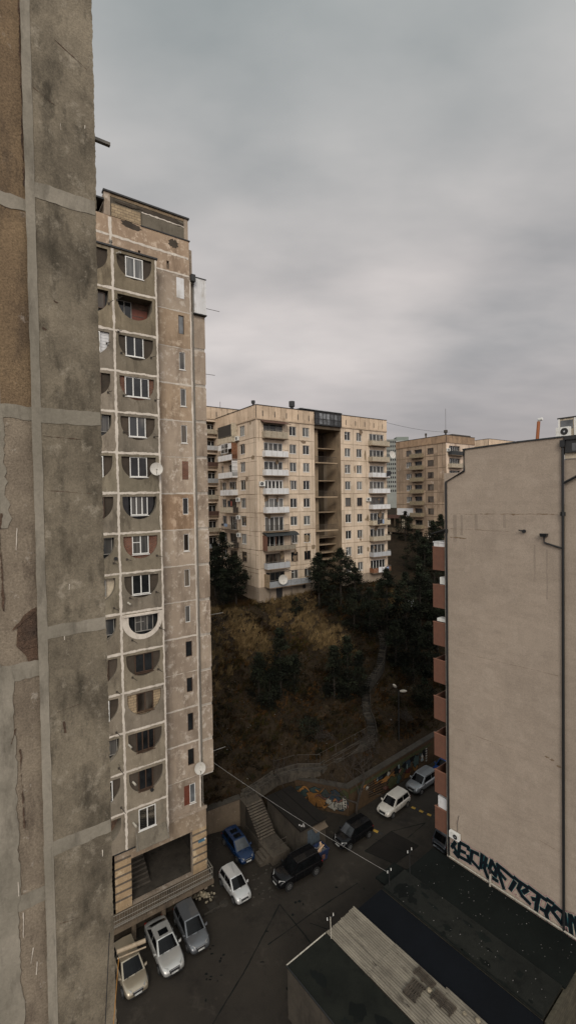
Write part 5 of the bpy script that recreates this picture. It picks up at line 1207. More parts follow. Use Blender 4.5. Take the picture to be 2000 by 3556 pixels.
def squig(u, v, L, w, amp, ph, n=14, tilt=0):
    top, bot = [], []
    for k in range(n+1):
        t = k/n; x = u+L*t; y = v+amp*math.sin(t*6+ph)+tilt*t; ww = w*(.5+.5*math.sin(math.pi*t)); top.append((x, y+ww)); bot.append((x, y-ww))
    return top+bot[::-1]
def clip(s, um, vm=2.7): return [([(max(.02, min(um, u)), max(.05, min(vm, v))) for u, v in p], m) for p, m in s]
LA = math.hypot(5.85+3.2, 47.3-50.6)
sh = [([(0, .05), (LA, .05), (LA, 2.72), (0, 2.72)], 'mural_brown')]
for u, v, ru, rv, m in ((4.4, 1.2, 2.0, .9, 'mural_teal'), (2.2, 2.0, 1.0, .6, 'mural_ochre'), (1.1, 1.9, .9, .6, 'mural_orange'), (6.6, 1.6, 1.4, .8, 'mural_teal'), (8.4, 1.4, 1.2, 1.0, 'mural_blue'), (3.4, .8, .9, .5, 'mural_pink'), (6.0, 1.0, 1.1, .8, 'mural_ochre'), (9.2, 2.1, .5, .6, 'mural_green')):
    sh.append((blob(u, v, ru+.06, rv+.06, ph=u), 'mural_dark')); sh.append((blob(u, v, ru, rv, ph=u), m))
for i in range(15):
    u, v = random.uniform(.6, 8.2), random.uniform(.8, 2.3); L, w, am, ph, ti = random.uniform(.8, 1.9), random.uniform(.1, .22), random.uniform(.15, .4), random.uniform(0, 6), random.uniform(-.6, .6)
    m = random.choice(('mural_orange', 'mural_ochre', 'mural_ochre', 'mural_orange', 'mural_pale_blue', 'mural_pink', 'mural_brown'))
    sh.append((squig(u, v, L, w+.045, am, ph, tilt=ti), 'mural_dark')); sh.append((squig(u, v, L, w, am, ph, tilt=ti), m))
for u, v, ru, rv in ((8.0, .75, .55, .4), (8.75, .95, .6, .35), (9.2, 1.35, .22, .7), (4.6, .8, .3, .35), (.9, 2.2, .35, .22), (1.9, 1.35, .4, .15), (7.5, 1.15, .3, .3)):
    sh.append((blob(u, v, ru+.05, rv+.05, ph=u*2, j=.3), 'mural_dark')); sh.append((blob(u, v, ru, rv, ph=u*2, j=.3), 'mural_white'))
for u in (8.1, 8.55, 8.75, 8.95): sh.append(([(u-.03, .6), (u+.03, .6), (u+.05, 1.1), (u-.05, 1.1)], 'mural_dark'))
for k in range(5): sh.append((blob(9.22+.05*math.sin(k), .85+k*.26, .09, .09, 10, 0), 'mural_dark'))
paint((P1[0], P1[-1]), mwl, clip(sh, LA-.02))
sh = [([(0, .05), (14.8, .05), (14.8, 2.72), (0, 2.72)], 'mural_brown')]
for i in range(34):
    u, v = random.uniform(.8, 14.2), random.uniform(.5, 2.3); m = random.choice(('mural_brown', 'mural_teal', 'mural_red', 'mural_blue', 'mural_ochre', 'mural_green', 'mural_orange', 'mural_pink', 'mural_dark', 'mural_dark'))
    r1, r2 = random.uniform(.3, .9), random.uniform(.25, .7); k = random.uniform(0, 6)
    p = blob(u, v, r1, r2, random.choice((5, 7, 16)), .3, k); sh.append(([(x+(x-u)*.08, y+(y-v)*.1) for x, y in p], 'mural_dark')); sh.append((p, m))
for i in range(9):
    u, v = random.uniform(2, 14), random.uniform(.8, 2.3); sh.append((blob(u, v, random.uniform(.1, .3), random.uniform(.12, .4), 9, .35, i), random.choice(('mural_white', 'mural_pale_blue', 'mural_orange'))))
for k in range(7): sh.append(([(3.0+.02*k, .7+.24*k), (5.4, .35+.3*k), (5.4, .45+.3*k), (3.0+.02*k, .78+.24*k)], 'mural_dark'))
for k in range(6): sh.append(([(13.55, .7+k*.3), (13.85, .7+k*.3), (13.85, .88+k*.3), (13.55, .88+k*.3)], 'mural_white'))
sh.append(([(0, 2.35), (14.8, 2.35), (14.8, 2.72), (0, 2.72)], 'mural_green'))
paint((P2[0], P2[1]), mwr, clip(sh, 14.7))
# hut with flat roof
hut = thing('hut', (.3, 44.8, G), ROT_U, 'low concrete hut with a dark felt flat roof and a blue-grey metal door', 'hut')
Q = [(-2.75, 46.3), (.95, 41.75), (3.4, 43.4), (-.3, 47.95)]
HA = FU
ha0, hb0 = 23.95, 33.8; ha1, hb1 = 27.1, 39.75
mb = MB(); mb.box(FU, ha0+.12, ha1-.1, hb0+.15, hb1, G, G+2.66); mb.build('wall', 'hut_wall', hut)
mb = MB(); mb.box(FU, ha0, ha1, hb0, hb1+.1, G+2.662, G+2.82)
for k in (1, 2): mb.box(FU, ha0+k*1.03, ha0+k*.95+.05, hb0+.02, hb1, G+2.82, G+2.835, 0, .5)
mb.build('roof', 'asphalt_patch', hut)
mb = MB(); mb.box(FU, ha0+.9, ha0+2.3, hb0+.1, hb0+.148, G+.05, G+2.3)
for k in range(6): mb.box(FU, ha0+.95+k*.22, ha0+.97+k*.22, hb0+.085, hb0+.1, G+.1, G+2.25, 0, .7)
mb.build('door', 'blue_metal', hut)
mb = MB(); mb.hexa([FU(ha0+1.4, hb0+.1, G+2.45), FU(ha0+2.9, hb0+.1, G+2.45), FU(ha0+2.9, hb0-.45, G+2.25), FU(ha0+1.4, hb0-.45, G+2.25), FU(ha0+1.4, hb0+.1, G+2.49), FU(ha0+2.9, hb0+.1, G+2.49), FU(ha0+2.9, hb0-.45, G+2.29), FU(ha0+1.4, hb0-.45, G+2.29)]); mb.build('awning', 'tan_wall', hut)
for i, (da, db) in enumerate(((.35, .4), (.5, .25), (.25, .6), (.6, .45))):
    mb = MB(); x, y, z = FU(ha0+da, hb0+db, G+2.82); mb.box(I3, x, x+.14, y, y+.1, z+.0, z+.1, 0, 1.2)
    tag(mb.build('rubble_piece', 'litter_white'), 'small pale lump of rubble on the front corner of the hut roof', 'rubble', 'rubble on the hut roof')
# stairs beside the hut
stt = thing('staircase', (-3.1, 43.5, G), ROT_U, 'worn concrete staircase with iron rails climbing beside the flat-roofed hut', 'stairs')
sa0, sa1 = 21.65, 23.45
bt0, bt1 = ab(-4.2, 45.9)[1], ab(-2.5, 43.7)[1]
mb = MB()
N = 13; b_top = 39.9; b_bot = 37.3; z_top, z_bot = -30.22, -32.25
for k in range(N):
    b0 = b_top-(k+1)*(b_top-b_bot)/N; z = z_top-(k+1)*(z_top-z_bot)/(N+0); mb.box(FU, sa0, sa1, b0, b0+(b_top-b_bot)/N+.02, G, z+.06, 0, .4); mb.box(FU, sa0+.02, sa1-.02, b0-.03, b0+(b_top-b_bot)/N-.015, z+.062, z+.1, 0, random.uniform(1.5, 2.0))  # lit treads and shaded risers put into the tint: dark body, bright slab
mb.box(FU, sa0, sa1, b_top, b_top+1.3, G, z_top, 0, 1.0); mb.box(FU, sa0-.1, sa1+.0, b_bot-2.5, b_bot, G, z_bot, 0, 1.0)
mb.box(FU, sa0-.12, sa0-.002, b_bot, b_top, G, -32.2, 0, .5)
mb.build('step', 'stair_concrete', stt)
mb = MB()
for k in range(3): mb.box(FU, sa0-.1-.34*(k+1), sa0-.1-.34*k, b_bot-2.0, b_bot-.6, G, z_bot-.16*(k+1))
mb.build('side_step', 'stair_concrete', stt)
mb = MB()
def rail(p, q, h=.95, n=4, mid=True):
    for k in range(n+1):
        t = k/n; x, y, z = (p[i]+(q[i]-p[i])*t for i in range(3)); mb.tube([(x, y, z), (x, y, z+h)], .02, 5)
    for hh in ((h, h*.5) if mid else (h,)): mb.tube([(p[0], p[1], p[2]+hh), (q[0], q[1], q[2]+hh)], .02, 5)
rail(FU(sa0+.05, b_top, z_top), FU(sa0+.05, b_bot, z_bot)); rail(FU(sa1-.3, b_top, z_top), FU(sa1-.3, b_bot, z_bot), .9, 3, False); rail(FU(sa0+.05, b_bot, z_bot), FU(sa0+.05, b_bot-.6, z_bot), .95, 1)
rail(FU(sa0+.3, b_bot-2.1, z_bot), FU(sa1-.1, b_bot-2.1, z_bot), .95, 2); rail(FU(sa0+.9, b_top-.2, z_top-.2), FU(sa0+.9, b_bot, z_bot), .9, 3, False)
mb.build('railing', 'iron', stt)
# path with rails up to the hill stairs
mb = MB()
PZ = [(-5.0, 46.6, -30.2), (-3.6, 47.6, -30.0), (-1.8, 49.0, -29.6), (.5, 49.7, -29.35), (3.1, 49.6, -29.3), (5.4, 51.0, -28.9), (9.6, 54.3, -28.6)]
for i in range(len(PZ)-1):
    p, q = Vector(PZ[i]), Vector(PZ[i+1]); d = (q-p); d.z = 0; d.normalize(); nn = Vector((-d.y, d.x, 0))*.42
    mb.hexa([tuple(p-nn-Vector((0, 0, .9))), tuple(q-nn-Vector((0, 0, .9))), tuple(q+nn-Vector((0, 0, .9))), tuple(p+nn-Vector((0, 0, .9))), tuple(p-nn), tuple(q-nn), tuple(q+nn), tuple(p+nn)])
    if i in (0, 1, 4):
        for k in range(4):
            c = p+(q-p)*(k/4+.1); mb.box(I3, c.x-.5, c.x+.5, c.y-.2, c.y+.2, c.z-.1, c.z+.12)
    a, b = p+nn, q+nn; mb.hexa([tuple(a+Vector((0, 0, 0))), tuple(b), tuple(b+nn*.25), tuple(a+nn*.25), tuple(a+Vector((0, 0, .35))), tuple(b+Vector((0, 0, .35))), tuple(b+nn*.25+Vector((0, 0, .35))), tuple(a+nn*.25+Vector((0, 0, .35)))])
tag(mb.build('footpath', 'path_concrete'), kind='structure')
pr = thing('handrail_fence', (1, 49, -29.5), 0, 'rusty iron handrail along the footpath at the foot of the slope', 'railing')
mb = MB()
for i in range(len(PZ)-1):
    p, q = Vector(PZ[i]), Vector(PZ[i+1]); d = (q-p); d.z = 0; d.normalize(); nn = Vector((d.y, -d.x, 0))*.6; rail(tuple(p+nn), tuple(q+nn), .95, 2)
    if i > 1: rail(tuple(p-nn*1.2+Vector((0, 0, .3))), tuple(q-nn*1.2+Vector((0, 0, .3))), .9, 2, False)
mb.build('rail', 'iron', pr)
hs = thing('hillside_stairs', (10, 60, -27), 0, 'narrow concrete stairs climbing the slope between the dark pines', 'stairs')
mb = MB()
for i in range(len(STAIR)-1):
    p, q = Vector(STAIR[i]), Vector(STAIR[i+1]); L = (q-p).length; n = max(2, int(L/.42)); d = (q-p); d.z = 0; d.normalize(); nn = Vector((-d.y, d.x, 0))*.46
    for k in range(n):
        a, b = p+(q-p)*(k/n), p+(q-p)*((k+.86)/n); z = b.z+.32+.1
        if i in (1, 3, 5) and k % 5 == 3: b = p+(q-p)*((k+1)/n)
        mb.hexa([(a-nn).xy[:]+(z-.9,), (b-nn).xy[:]+(z-.9,), (b+nn).xy[:]+(z-.9,), (a+nn).xy[:]+(z-.9,), (a-nn).xy[:]+(z,), (b-nn).xy[:]+(z,), (b+nn).xy[:]+(z,), (a+nn).xy[:]+(z,)], 0, random.choice((.25, .5, .8)))
    a, b = p-nn*1.15, q-nn*1.15
    mb.hexa([(a.x, a.y, p.z-.3), (b.x, b.y, q.z-.3), (b.x-nn.x*.2, b.y-nn.y*.2, q.z-.3), (a.x-nn.x*.2, a.y-nn.y*.2, p.z-.3), (a.x, a.y, p.z+.7), (b.x, b.y, q.z+.7), (b.x-nn.x*.2, b.y-nn.y*.2, q.z+.7), (a.x-nn.x*.2, a.y-nn.y*.2, p.z+.7)], 0, .6)
mb.build('step', 'path_concrete', hs)
mb_ = Each()
for i in (5, 6, 7, 8): mb = mb_.new(); p, q = Vector(STAIR[i]), Vector(STAIR[i+1]); rail(tuple(p+Vector((.6, 0, .4))), tuple(q+Vector((.6, 0, .4))), .9, 2, False)
mb_.build('railing', 'iron', hs)
# street lamp
sl = thing('street_lamp', (13.1, 55.6, -29.6), 0, 'double-headed street lamp on a thin dark pole on the slope', 'street lamp')
mb = MB(); mb.tube([(13.1, 55.6, -30), (13.1, 55.6, -23.4)], [.09, .055], 7); mb.tube([(13.1, 55.6, -23.5), (12.75, 55.3, -22.75)], .035, 5); mb.tube([(13.1, 55.6, -23.6), (13.35, 55.3, -23.35)], .035, 5); mb.build('pole', 'dark_metal', sl)
for c, ax in (((12.55, 55.2, -22.55), (-.5, -.5, .6)), ((13.6, 55.2, -23.2), (1, -.4, .15))):
    mb = MB(); a = Vector(c); d = Vector(ax).normalized()*.42; mb.tube([tuple(a-d), tuple(a-d*.3), tuple(a+d*.4), tuple(a+d)], [.09, .17, .17, .06], 8); mb.build('lamp_head', 'pipe_white', sl)
o = None
mb = MB(); mb.hexa([(21.0, 79.6, -18.6), (21.7, 79.6, -18.7), (21.75, 79.7, -18.7), (21.0, 79.7, -18.6), (21.0, 79.6, -17.4), (21.6, 79.6, -17.35), (21.6, 79.65, -17.35), (21.0, 79.65, -17.4)]); mb.box(I3, 20.4, 21.0, 79.6, 79.64, -17.75, -17.4)
tag(mb.build('hanging_cloth', 'cloth_white'), 'white cloth hung among the dark trees near the top of the slope', 'cloth')
# speed bumps
def bump(a0, a1, label, cols):
    p, q = Vector((*a0, 0)), Vector((*a1, 0)); d = (q-p); L = d.length; d.normalize(); nn = Vector((-d.y, d.x, 0))*.17
    mb = MB(); n = len(cols)
    for k in range(n):
        a, b = p+d*L*k/n, p+d*L*(k+.97)/n
        for s0, s1, z0, z1 in ((-1, -.45, .004, .05), (-.45, .45, .05, .05), (.45, 1, .05, .004)):
            mb.face([tuple(a+nn*s0+Vector((0, 0, G+z0))), tuple(b+nn*s0+Vector((0, 0, G+z0))), tuple(b+nn*s1+Vector((0, 0, G+z1))), tuple(a+nn*s1+Vector((0, 0, G+z1)))], cols[k])
        for e in (a, b): mb.face([tuple(e+nn*s+Vector((0, 0, G+z))) for s, z in ((-1, .004), (-.45, .05), (.45, .05), (1, .004))], cols[k])
    tag(mb.build('speed_bump', ['yellow_rubber', 'black_rubber']), label, 'speed bump')
bump((8.05, 45.25), (8.85, 44.6), 'short yellow and black speed bump piece beside the black estate car', [0, 1]); bump((12.75, 48.6), (14.75, 46.9), 'longer yellow and black speed bump in front of the white car', [0, 1, 0, 1, 0, 1])
# rubble pile by the terrace
mb = MB()
for i in range(70):
    bm = bmesh.new(); bmesh.ops.create_icosphere(bm, subdivisions=1, radius=random.uniform(.07, .14)); c = Vector((-7.6+random.gauss(0, .4), 37.75+random.gauss(0, .3), G+random.uniform(.05, .3))); tt_ = random.uniform(.5, 1.5)
    for f in bm.faces: mb.face([tuple(Vector((v.co.x, v.co.y*.8, v.co.z*.8))+c) for v in f.verts], 0, tt_)
    bm.free()
tag(mb.build('rubble_pile', 'stone_pale'), 'heap of pale broken stones beside the terrace of the tall tower', 'rubble', kind='stuff')
mb = MB(); mb.box(FU, *sorted((ab(-6.9, 35.6)[0], ab(-5.6, 37.0)[0])), ab(-6.2, 36.7)[1]-.06, ab(-6.2, 36.7)[1]+.06, G, G+.1); mb.box(FU, 14.9, 15.7, 33.6, 34.5, G, G+.06, 0, .7); tag(mb.build('kerb', 'dark_concrete'), kind='structure')
# beige pipe sticking out beside the nearest building
pz = -30.9
mb = MB()
a, b = Vector((-12.31, 31.13, -31)), Vector((-10.58, 31.94, -31))
mb.tube([tuple(a), tuple(b)], .14, 10); mb.tube([tuple(a+Vector((.1, -.22, -.25))), tuple(b+Vector((.1, -.22, -.25)))], .05, 6)
tag(mb.build('overhead_pipe', 'beige_pipe'), 'thick beige pipe reaching out above the gold car', 'pipe')
# rubbish container with planks
bn = thing('rubbish_container', (2.45, 41.55, G), ROT_U, 'blue metal rubbish container standing open beside the hut door', 'container')
ca, cb2 = ab(2.45, 41.6)
mb = MB(); lo, hi = (.48, .42), (.62, .56)
ring4 = lambda e, z: [FU(ca-e[0], cb2-e[1], z), FU(ca+e[0], cb2-e[1], z), FU(ca+e[0], cb2+e[1], z), FU(ca-e[0], cb2+e[1], z)]
A1, A2 = ring4(lo, G+.12), ring4(hi, G+1.15); A3, A4 = ring4((.57, .51), G+1.15), ring4((.46, .4), G+.6)
for k in range(4):
    mb.face([A1[k], A1[(k+1) % 4], A2[(k+1) % 4], A2[k]]); mb.face([A2[k], A2[(k+1) % 4], A3[(k+1) % 4], A3[k]]); mb.face([A3[k], A3[(k+1) % 4], A4[(k+1) % 4], A4[k]])
mb.face(A1); mb.face(A4)
mb.box(FU, ca-.68, ca+.68, cb2-.6, cb2-.56, G+1.05, G+1.14); mb.build('body', 'bin_blue', bn)
for sx in (-.4, .4):
    for sy in (-.35, .35): mb = MB(); mb.disc(FU(ca+sx, cb2+sy-.03, G+.08), FU(0, 1, 0), .08, .06, 10); mb.build('wheel', 'black_rubber', bn)
mb = MB(); mb.hexa([FU(ca-.3, cb2-.585, G+.45), FU(ca+.1, cb2-.585, G+.42), FU(ca+.12, cb2-.56, G+.8), FU(ca-.2, cb2-.56, G+.85), FU(ca-.3, cb2-.59, G+.45), FU(ca+.1, cb2-.59, G+.42), FU(ca+.12, cb2-.595, G+.8), FU(ca-.2, cb2-.595, G+.85)]); mb.build('paint_splash', 'mural_pink', bn)
for i, (dx, dy, r_, L, m, l) in enumerate(((-.1, 0, .5, 1.2, 'wood_pale', 'pale plank sticking up from the rubbish container, longest of the three'), (.12, .1, .9, 1.0, 'wood_pale', 'pale plank leaning to the right in the rubbish container'), (0, -.1, .2, .9, 'wood_pale', 'short pale plank lying low in the rubbish container'))):
    mb = MB(); c, s = math.cos(r_), math.sin(r_); P = lambda x, y, z: FU(ca+dx+c*x-s*y, cb2+dy+s*x+c*y, G+.95+z+x*.25); mb.box(P, -L/2, L/2, -.07, .07, i*.05, i*.05+.03, 0, random.uniform(.8, 1.2)); tag(mb.build('plank', m), l, 'plank')
mb = MB()
for i in range(30):
    x, y = ca+random.uniform(-.45, .45), cb2+random.uniform(-.4, .4); z = G+random.uniform(.75, 1.05); s = random.uniform(.06, .14); mb.face([FU(x-s, y, z), FU(x, y-s, z+.05), FU(x+s, y, z+.1), FU(x, y+s, z+.03)], 0, random.uniform(.4, 1.2))
tag(mb.build('waste_paper', 'litter_white'), 'crumpled white waste filling the rubbish container', 'rubbish', kind='stuff')
# ================================================================== cars
PROF = {  # t along the length from rear, body top (share of H), half width (share), underside
 'sedan': [(0, .40, .74, .2), (.02, .56, .86, .17), (.08, .64, .94, .15), (.2, .67, .98, .14), (.34, .66, 1, .14), (.5, .645, 1, .14), (.66, .635, 1, .14), (.8, .60, .985, .14), (.92, .53, .93, .14), (.975, .45, .84, .15), (1, .32, .72, .18)],
 'hatch': [(0, .42, .78, .2), (.015, .58, .9, .17), (.06, .62, .95, .15), (.2, .63, .98, .14), (.34, .625, 1, .14), (.5, .615, 1, .14), (.68, .605, 1, .14), (.82, .57, .98, .14), (.93, .5, .92, .14), (.98, .42, .84, .15), (1, .3, .74, .18)],
 'suv': [(0, .42, .8, .22), (.012, .58, .91, .2), (.06, .62, .96, .18), (.2, .625, .99, .17), (.34, .62, 1, .17), (.5, .615, 1, .17), (.68, .61, 1, .17), (.82, .585, .99, .17), (.93, .54, .94, .17), (.98, .46, .87, .19), (1, .32, .78, .22)]}
CAB = {  # rear base, rear roof, front roof, windscreen base (share of length); base and roof half widths
 'sedan': (.14, .30, .56, .73, .88, .68), 'hatch': (.03, .12, .56, .76, .9, .72), 'suv': (.02, .10, .58, .75, .9, .74)}
def car(name, x, y, ang, L, W, H, kind, paint, label, cat='car', sunroof=0, rails=False, glass='car_glass', k_=.95, front=False, lamp=True):
    L, W, H = L*k_, W*k_, H*k_
    a = R(ang)
    if front: x, y = x-math.cos(a)*L/2, y-math.sin(a)*L/2
    t = thing(name, (x, y, G), a, label, cat)
    M = WM[t.name]; P = lambda px, py, pz: tuple(M @ Vector((px, py, pz)))
    mb = MB(); secs = []
    def top_at(tt): return np.interp(tt, [s[0] for s in PROF[kind]], [s[1] for s in PROF[kind]])*H
    def wid_at(tt): return np.interp(tt, [s[0] for s in PROF[kind]], [s[2] for s in PROF[kind]])*W/2
    for tt, zt_, w, zb in PROF[kind]:
        X = (tt-.5)*L; w *= W/2; zt_ *= H; zb *= H
        half = [(0, zb), (w*.86, zb), (w*.985, zb+.1), (w, zb+(zt_-zb)*.55), (w*.975, zt_-.09), (w*.9, zt_-.015), (w*.55, zt_+.015), (0, zt_+.025)]
        secs.append([P(X, yy, z) for yy, z in half] + [P(X, -yy, z) for yy, z in half[-2:0:-1]])
    n = len(secs[0]); base = len(mb.v)
    for s in secs: mb.v.extend(s)
    for i in range(len(secs)-1):
        for k in range(n): mb.f.append((base+i*n+k, base+i*n+(k+1) % n, base+(i+1)*n+(k+1) % n, base+(i+1)*n+k)); mb.m.append(0); mb.t.append(1.0)
    for i in (0, len(secs)-1): mb.f.append(tuple(base+i*n+k for k in range(n))); mb.m.append(0); mb.t.append(1.0)
    mb.build('body', paint, t, smooth=True, subsurf=1)
    rb0, rr, rf, wb_, bw, rw = CAB[kind]
    zb = lambda tt: top_at(tt)-.02
    bl = lambda tt, s: (((tt-.5)*L), s*min(bw*W/2, wid_at(tt)*.95), zb(tt)); tl = lambda tt, s: (((tt-.5)*L), s*rw*W/2, H*.965)
    q = {s: [bl(rb0, s), bl(.5*(rb0+rr)+.1, s), bl(wb_-.1, s), bl(wb_, s)] for s in (-1, 1)}
    B = [bl(rb0, 1), bl((rr+rf)/2, 1), bl(wb_, 1), bl(wb_, -1), bl((rr+rf)/2, -1), bl(rb0, -1)]
    T_ = [tl(rr, 1), tl((rr+rf)/2, 1.02), tl(rf, 1), tl(rf, -1), tl((rr+rf)/2, -1.02), tl(rr, -1)]
    mid = ((((rr+rf)/2)-.5)*L, 0, H); f_ = (T_[2][0]+.02, 0, H*.985); r_ = (T_[0][0]-.02, 0, H*.985)
    mb = MB(); bm = bmesh.new(); bv = [bm.verts.new(p) for p in B]; tv = [bm.verts.new(p) for p in T_]; cf, cm, cr = bm.verts.new(f_), bm.verts.new(mid), bm.verts.new(r_)
    bf = bm.verts.new((B[2][0]+.07, 0, B[2][2]+.02)); br_ = bm.verts.new((B[0][0]-.05, 0, B[0][2]+.01))
    for fc in ((bv[0], bv[1], tv[1], tv[0]), (bv[1], bv[2], tv[2], tv[1]), (bv[2], bf, cf, tv[2]), (bf, bv[3], tv[3], cf), (bv[3], bv[4], tv[4], tv[3]), (bv[4], bv[5], tv[5], tv[4]), (bv[5], br_, cr, tv[5]), (br_, bv[0], tv[0], cr),
               (tv[0], tv[1], cm, cr), (tv[1], tv[2], cf, cm), (cm, cf, tv[3], tv[4]), (cr, cm, tv[4], tv[5])): bm.faces.new(fc)
    ed = [e for e in bm.edges if len(e.link_faces) == 2 and e.calc_face_angle() > R(22)]
    bmesh.ops.bevel(bm, geom=ed, offset=.07, segments=2, affect='EDGES', profile=.6)
    for f in bm.faces: mb.face([P(*v.co) for v in f.verts])
    bm.free(); o = mb.build('cabin', paint, t, smooth=True)
    def patch(c4, inset, off, nm, mat, arch=0):
        a_, b_, c_, d_ = (Vector(p) for p in c4); nrm = (b_-a_).cross(d_-a_).normalized(); cen = (a_+b_+c_+d_)/4
        if nrm.dot(cen-Vector((0, 0, H*.6))) < 0: nrm = -nrm
        g = lambda u, v: (a_*(1-u)+b_*u)*(1-v)+(d_*(1-u)+c_*u)*v
        mb = MB(); iu0, iu1, iv0, iv1 = inset; N_ = 6
        for i in range(N_):
            u0, u1 = iu0+(1-iu0-iu1)*i/N_, iu0+(1-iu0-iu1)*(i+1)/N_
            ar = lambda u: nrm*(off+arch*(1-(2*u-1)**2))
            mb.face([P(*(g(u0, iv0)+ar(u0))), P(*(g(u1, iv0)+ar(u1))), P(*(g(u1, 1-iv1)+ar(u1))), P(*(g(u0, 1-iv1)+ar(u0)))])
        return mb.build(nm, mat, t, smooth=True)
    patch((B[2], B[3], T_[3], T_[2]), (.07, .07, .04, .09), .012, 'windscreen', glass, .075)
    patch((B[0], B[5], T_[5], T_[0]), (.09, .09, .12, .12), .012, 'rear_window', 'car_glass', .055)
    for s in (0, 1):
        Bs, Ts = ((B[0], B[1], B[2]), (T_[0], T_[1], T_[2])) if s == 0 else ((B[5], B[4], B[3]), (T_[5], T_[4], T_[3]))
        patch((Bs[0], Bs[1], Ts[1], Ts[0]), (.16, .03, .1, .13), .012, 'side_window', 'car_glass'); patch((Bs[1], Bs[2], Ts[2], Ts[1]), (.04, .14, .1, .13), .012, 'side_window', 'car_glass')
    r = H*.215 if kind != 'suv' else H*.2
    if cat == 'van': r = .3
    for tx in (.19, .81):
        for s in (-1, 1):
            X = (tx-.5)*L; Y = s*W/2
            mb = MB(); mb.disc(P(X, Y-s*.03, r), Vector(P(0, s, 0))-Vector(P(0, 0, 0)), r*1.14, .032, 22); mb.build('wheel_arch', 'black_plastic', t)
            mb = MB(); mb.disc(P(X, Y-s*.18, r), Vector(P(0, s, 0))-Vector(P(0, 0, 0)), r, .195, 24); w_ = mb.build('wheel', 'tyre', t)
            mb = MB(); mb.disc(P(X, Y+s*.016, r), Vector(P(0, s, 0))-Vector(P(0, 0, 0)), r*.62, .012, 20)
            for k in range(5):
                an = k*2*math.pi/5; c1 = (X+math.cos(an)*r*.38, r+math.sin(an)*r*.38); mb.disc(P(c1[0], Y+s*.029, c1[1]), Vector(P(0, s, 0))-Vector(P(0, 0, 0)), r*.11, .003, 8, 1)
            mb.build('rim', ['rim', 'black_plastic'], w_)
    zf = top_at(.975); wf = wid_at(.95)
    for s in (-1, 1):
        X0 = (.955-.5)*L; mb = MB()
        mb.hexa([P(X0-.16, s*wf*.97, zf*.82), P(X0+.09, s*wf*.62, zf*.80), P(X0+.0, s*wf*.5, zf*1.07), P(X0-.3, s*wf*.93, zf*1.10), P(X0-.14, s*wf*1.01, zf*.84), P(X0+.14, s*wf*.66, zf*.82), P(X0+.08, s*wf*.54, zf*1.11), P(X0-.28, s*wf*.99, zf*1.16)])
        mb.build('headlight', 'lamp_glass', t, bevel=.02)
        mb = MB(); xb = (.02-.5)*L; zr_ = top_at(.06); mb.box(lambda x, y, z: P(x, y, z), xb+.02, xb+.12, s*wid_at(.02)*.98, s*wid_at(.02)*.76, zr_*.72, zr_*.93); mb.build('tail_light', 'tail_red', t)
        mb = MB(); X = (wb_-.045-.5)*L; Z = top_at(wb_)+.06; mb.hexa([P(X-.06, s*W*.47, Z-.02), P(X+.08, s*W*.47, Z-.02), P(X+.06, s*W*.57, Z), P(X-.06, s*W*.58, Z), P(X-.06, s*W*.47, Z+.05), P(X+.04, s*W*.47, Z+.05), P(X+.02, s*W*.57, Z+.13), P(X-.06, s*W*.58, Z+.13)]); mb.build('wing_mirror', paint, t, bevel=.02)
        mb = MB(); 
        for tx in (.36, .53): mb.box(lambda x, y, z: P(x, y, z), (tx-.5)*L, (tx-.5)*L+.18, s*(wid_at(tx)-.005), s*(wid_at(tx)+.022), top_at(tx)*.83, top_at(tx)*.87)
        mb.build('door_handle', paint, t)
        mb = MB()
        for tx in (.3, .47, .66):
            pts = [P((tx-.5)*L, s*(wid_at(tx)*1.0+.002), z) for z in (H*.2, H*.36)] + [P((tx-.5)*L, s*(wid_at(tx)*.985+.002), top_at(tx)-.09)]
            mb.tube(pts, .008, 4)
        mb.build('door_seam', 'black_plastic', t)
    xf = (1-.5)*L
    mb = MB(); mb.hexa([P(xf-.06, -wf*.5, H*.30), P(xf-.06, wf*.5, H*.30), P(xf-.1, wf*.5, zf*.95), P(xf-.1, -wf*.5, zf*.95), P(xf+.025, -wf*.42, H*.31), P(xf+.025, wf*.42, H*.31), P(xf-.03, wf*.46, zf*.93), P(xf-.03, -wf*.46, zf*.93)])
    mb.build('grille', 'black_plastic', t)
    mb = MB(); mb.box(lambda x, y, z: P(x, y, z), xf-.12, xf+.028, -wf*.7, wf*.7, H*.17, H*.225); mb.build('bumper_intake', 'black_plastic', t)
    mb = MB(); mb.box(lambda x, y, z: P(x, y, z), xf+.01, xf+.04, -.24, .24, H*.255, H*.255+.1); mb.build('number_plate', 'plate', t)
    mb = MB(); mb.tube([P(xf-.02, -wf*.42, zf*.97), P(xf-.02, wf*.42, zf*.97)], .015, 5); mb.build('grille_trim', 'rim', t)
    mb = MB(); xw = (wb_-.5)*L+.06; 
    for s in (.05, -.35): mb.tube([P(xw, s*W*.8, top_at(wb_)+.03), P(xw-.16, s*W*.8+.38, top_at(wb_)+.12)], .012, 4)
    mb.build('wiper', 'black_plastic', t)
    if sunroof:
        for k in range(sunroof):
            mb = MB(); x1 = ((rf-.03-.5)-k*.17)*L; mb.face([P(x1, .33, H*.993+.012), P(x1, -.33, H*.993+.012), P(x1-.48, -.33, H+.014), P(x1-.48, .33, H+.014)]); mb.build('sunroof', 'car_glass', t)
    if rails:
        for s in (-1, 1): mb = MB(); mb.tube([P((rr+.03-.5)*L, s*rw*W*.47, H*.97), P((rr+.06-.5)*L, s*rw*W*.47, H*1.0), P((rf-.04-.5)*L, s*rw*W*.47, H*1.0), P((rf-.01-.5)*L, s*rw*W*.47, H*.97)], .018, 5); mb.build('roof_rail', 'black_plastic' if 'black' in paint else 'rim', t)
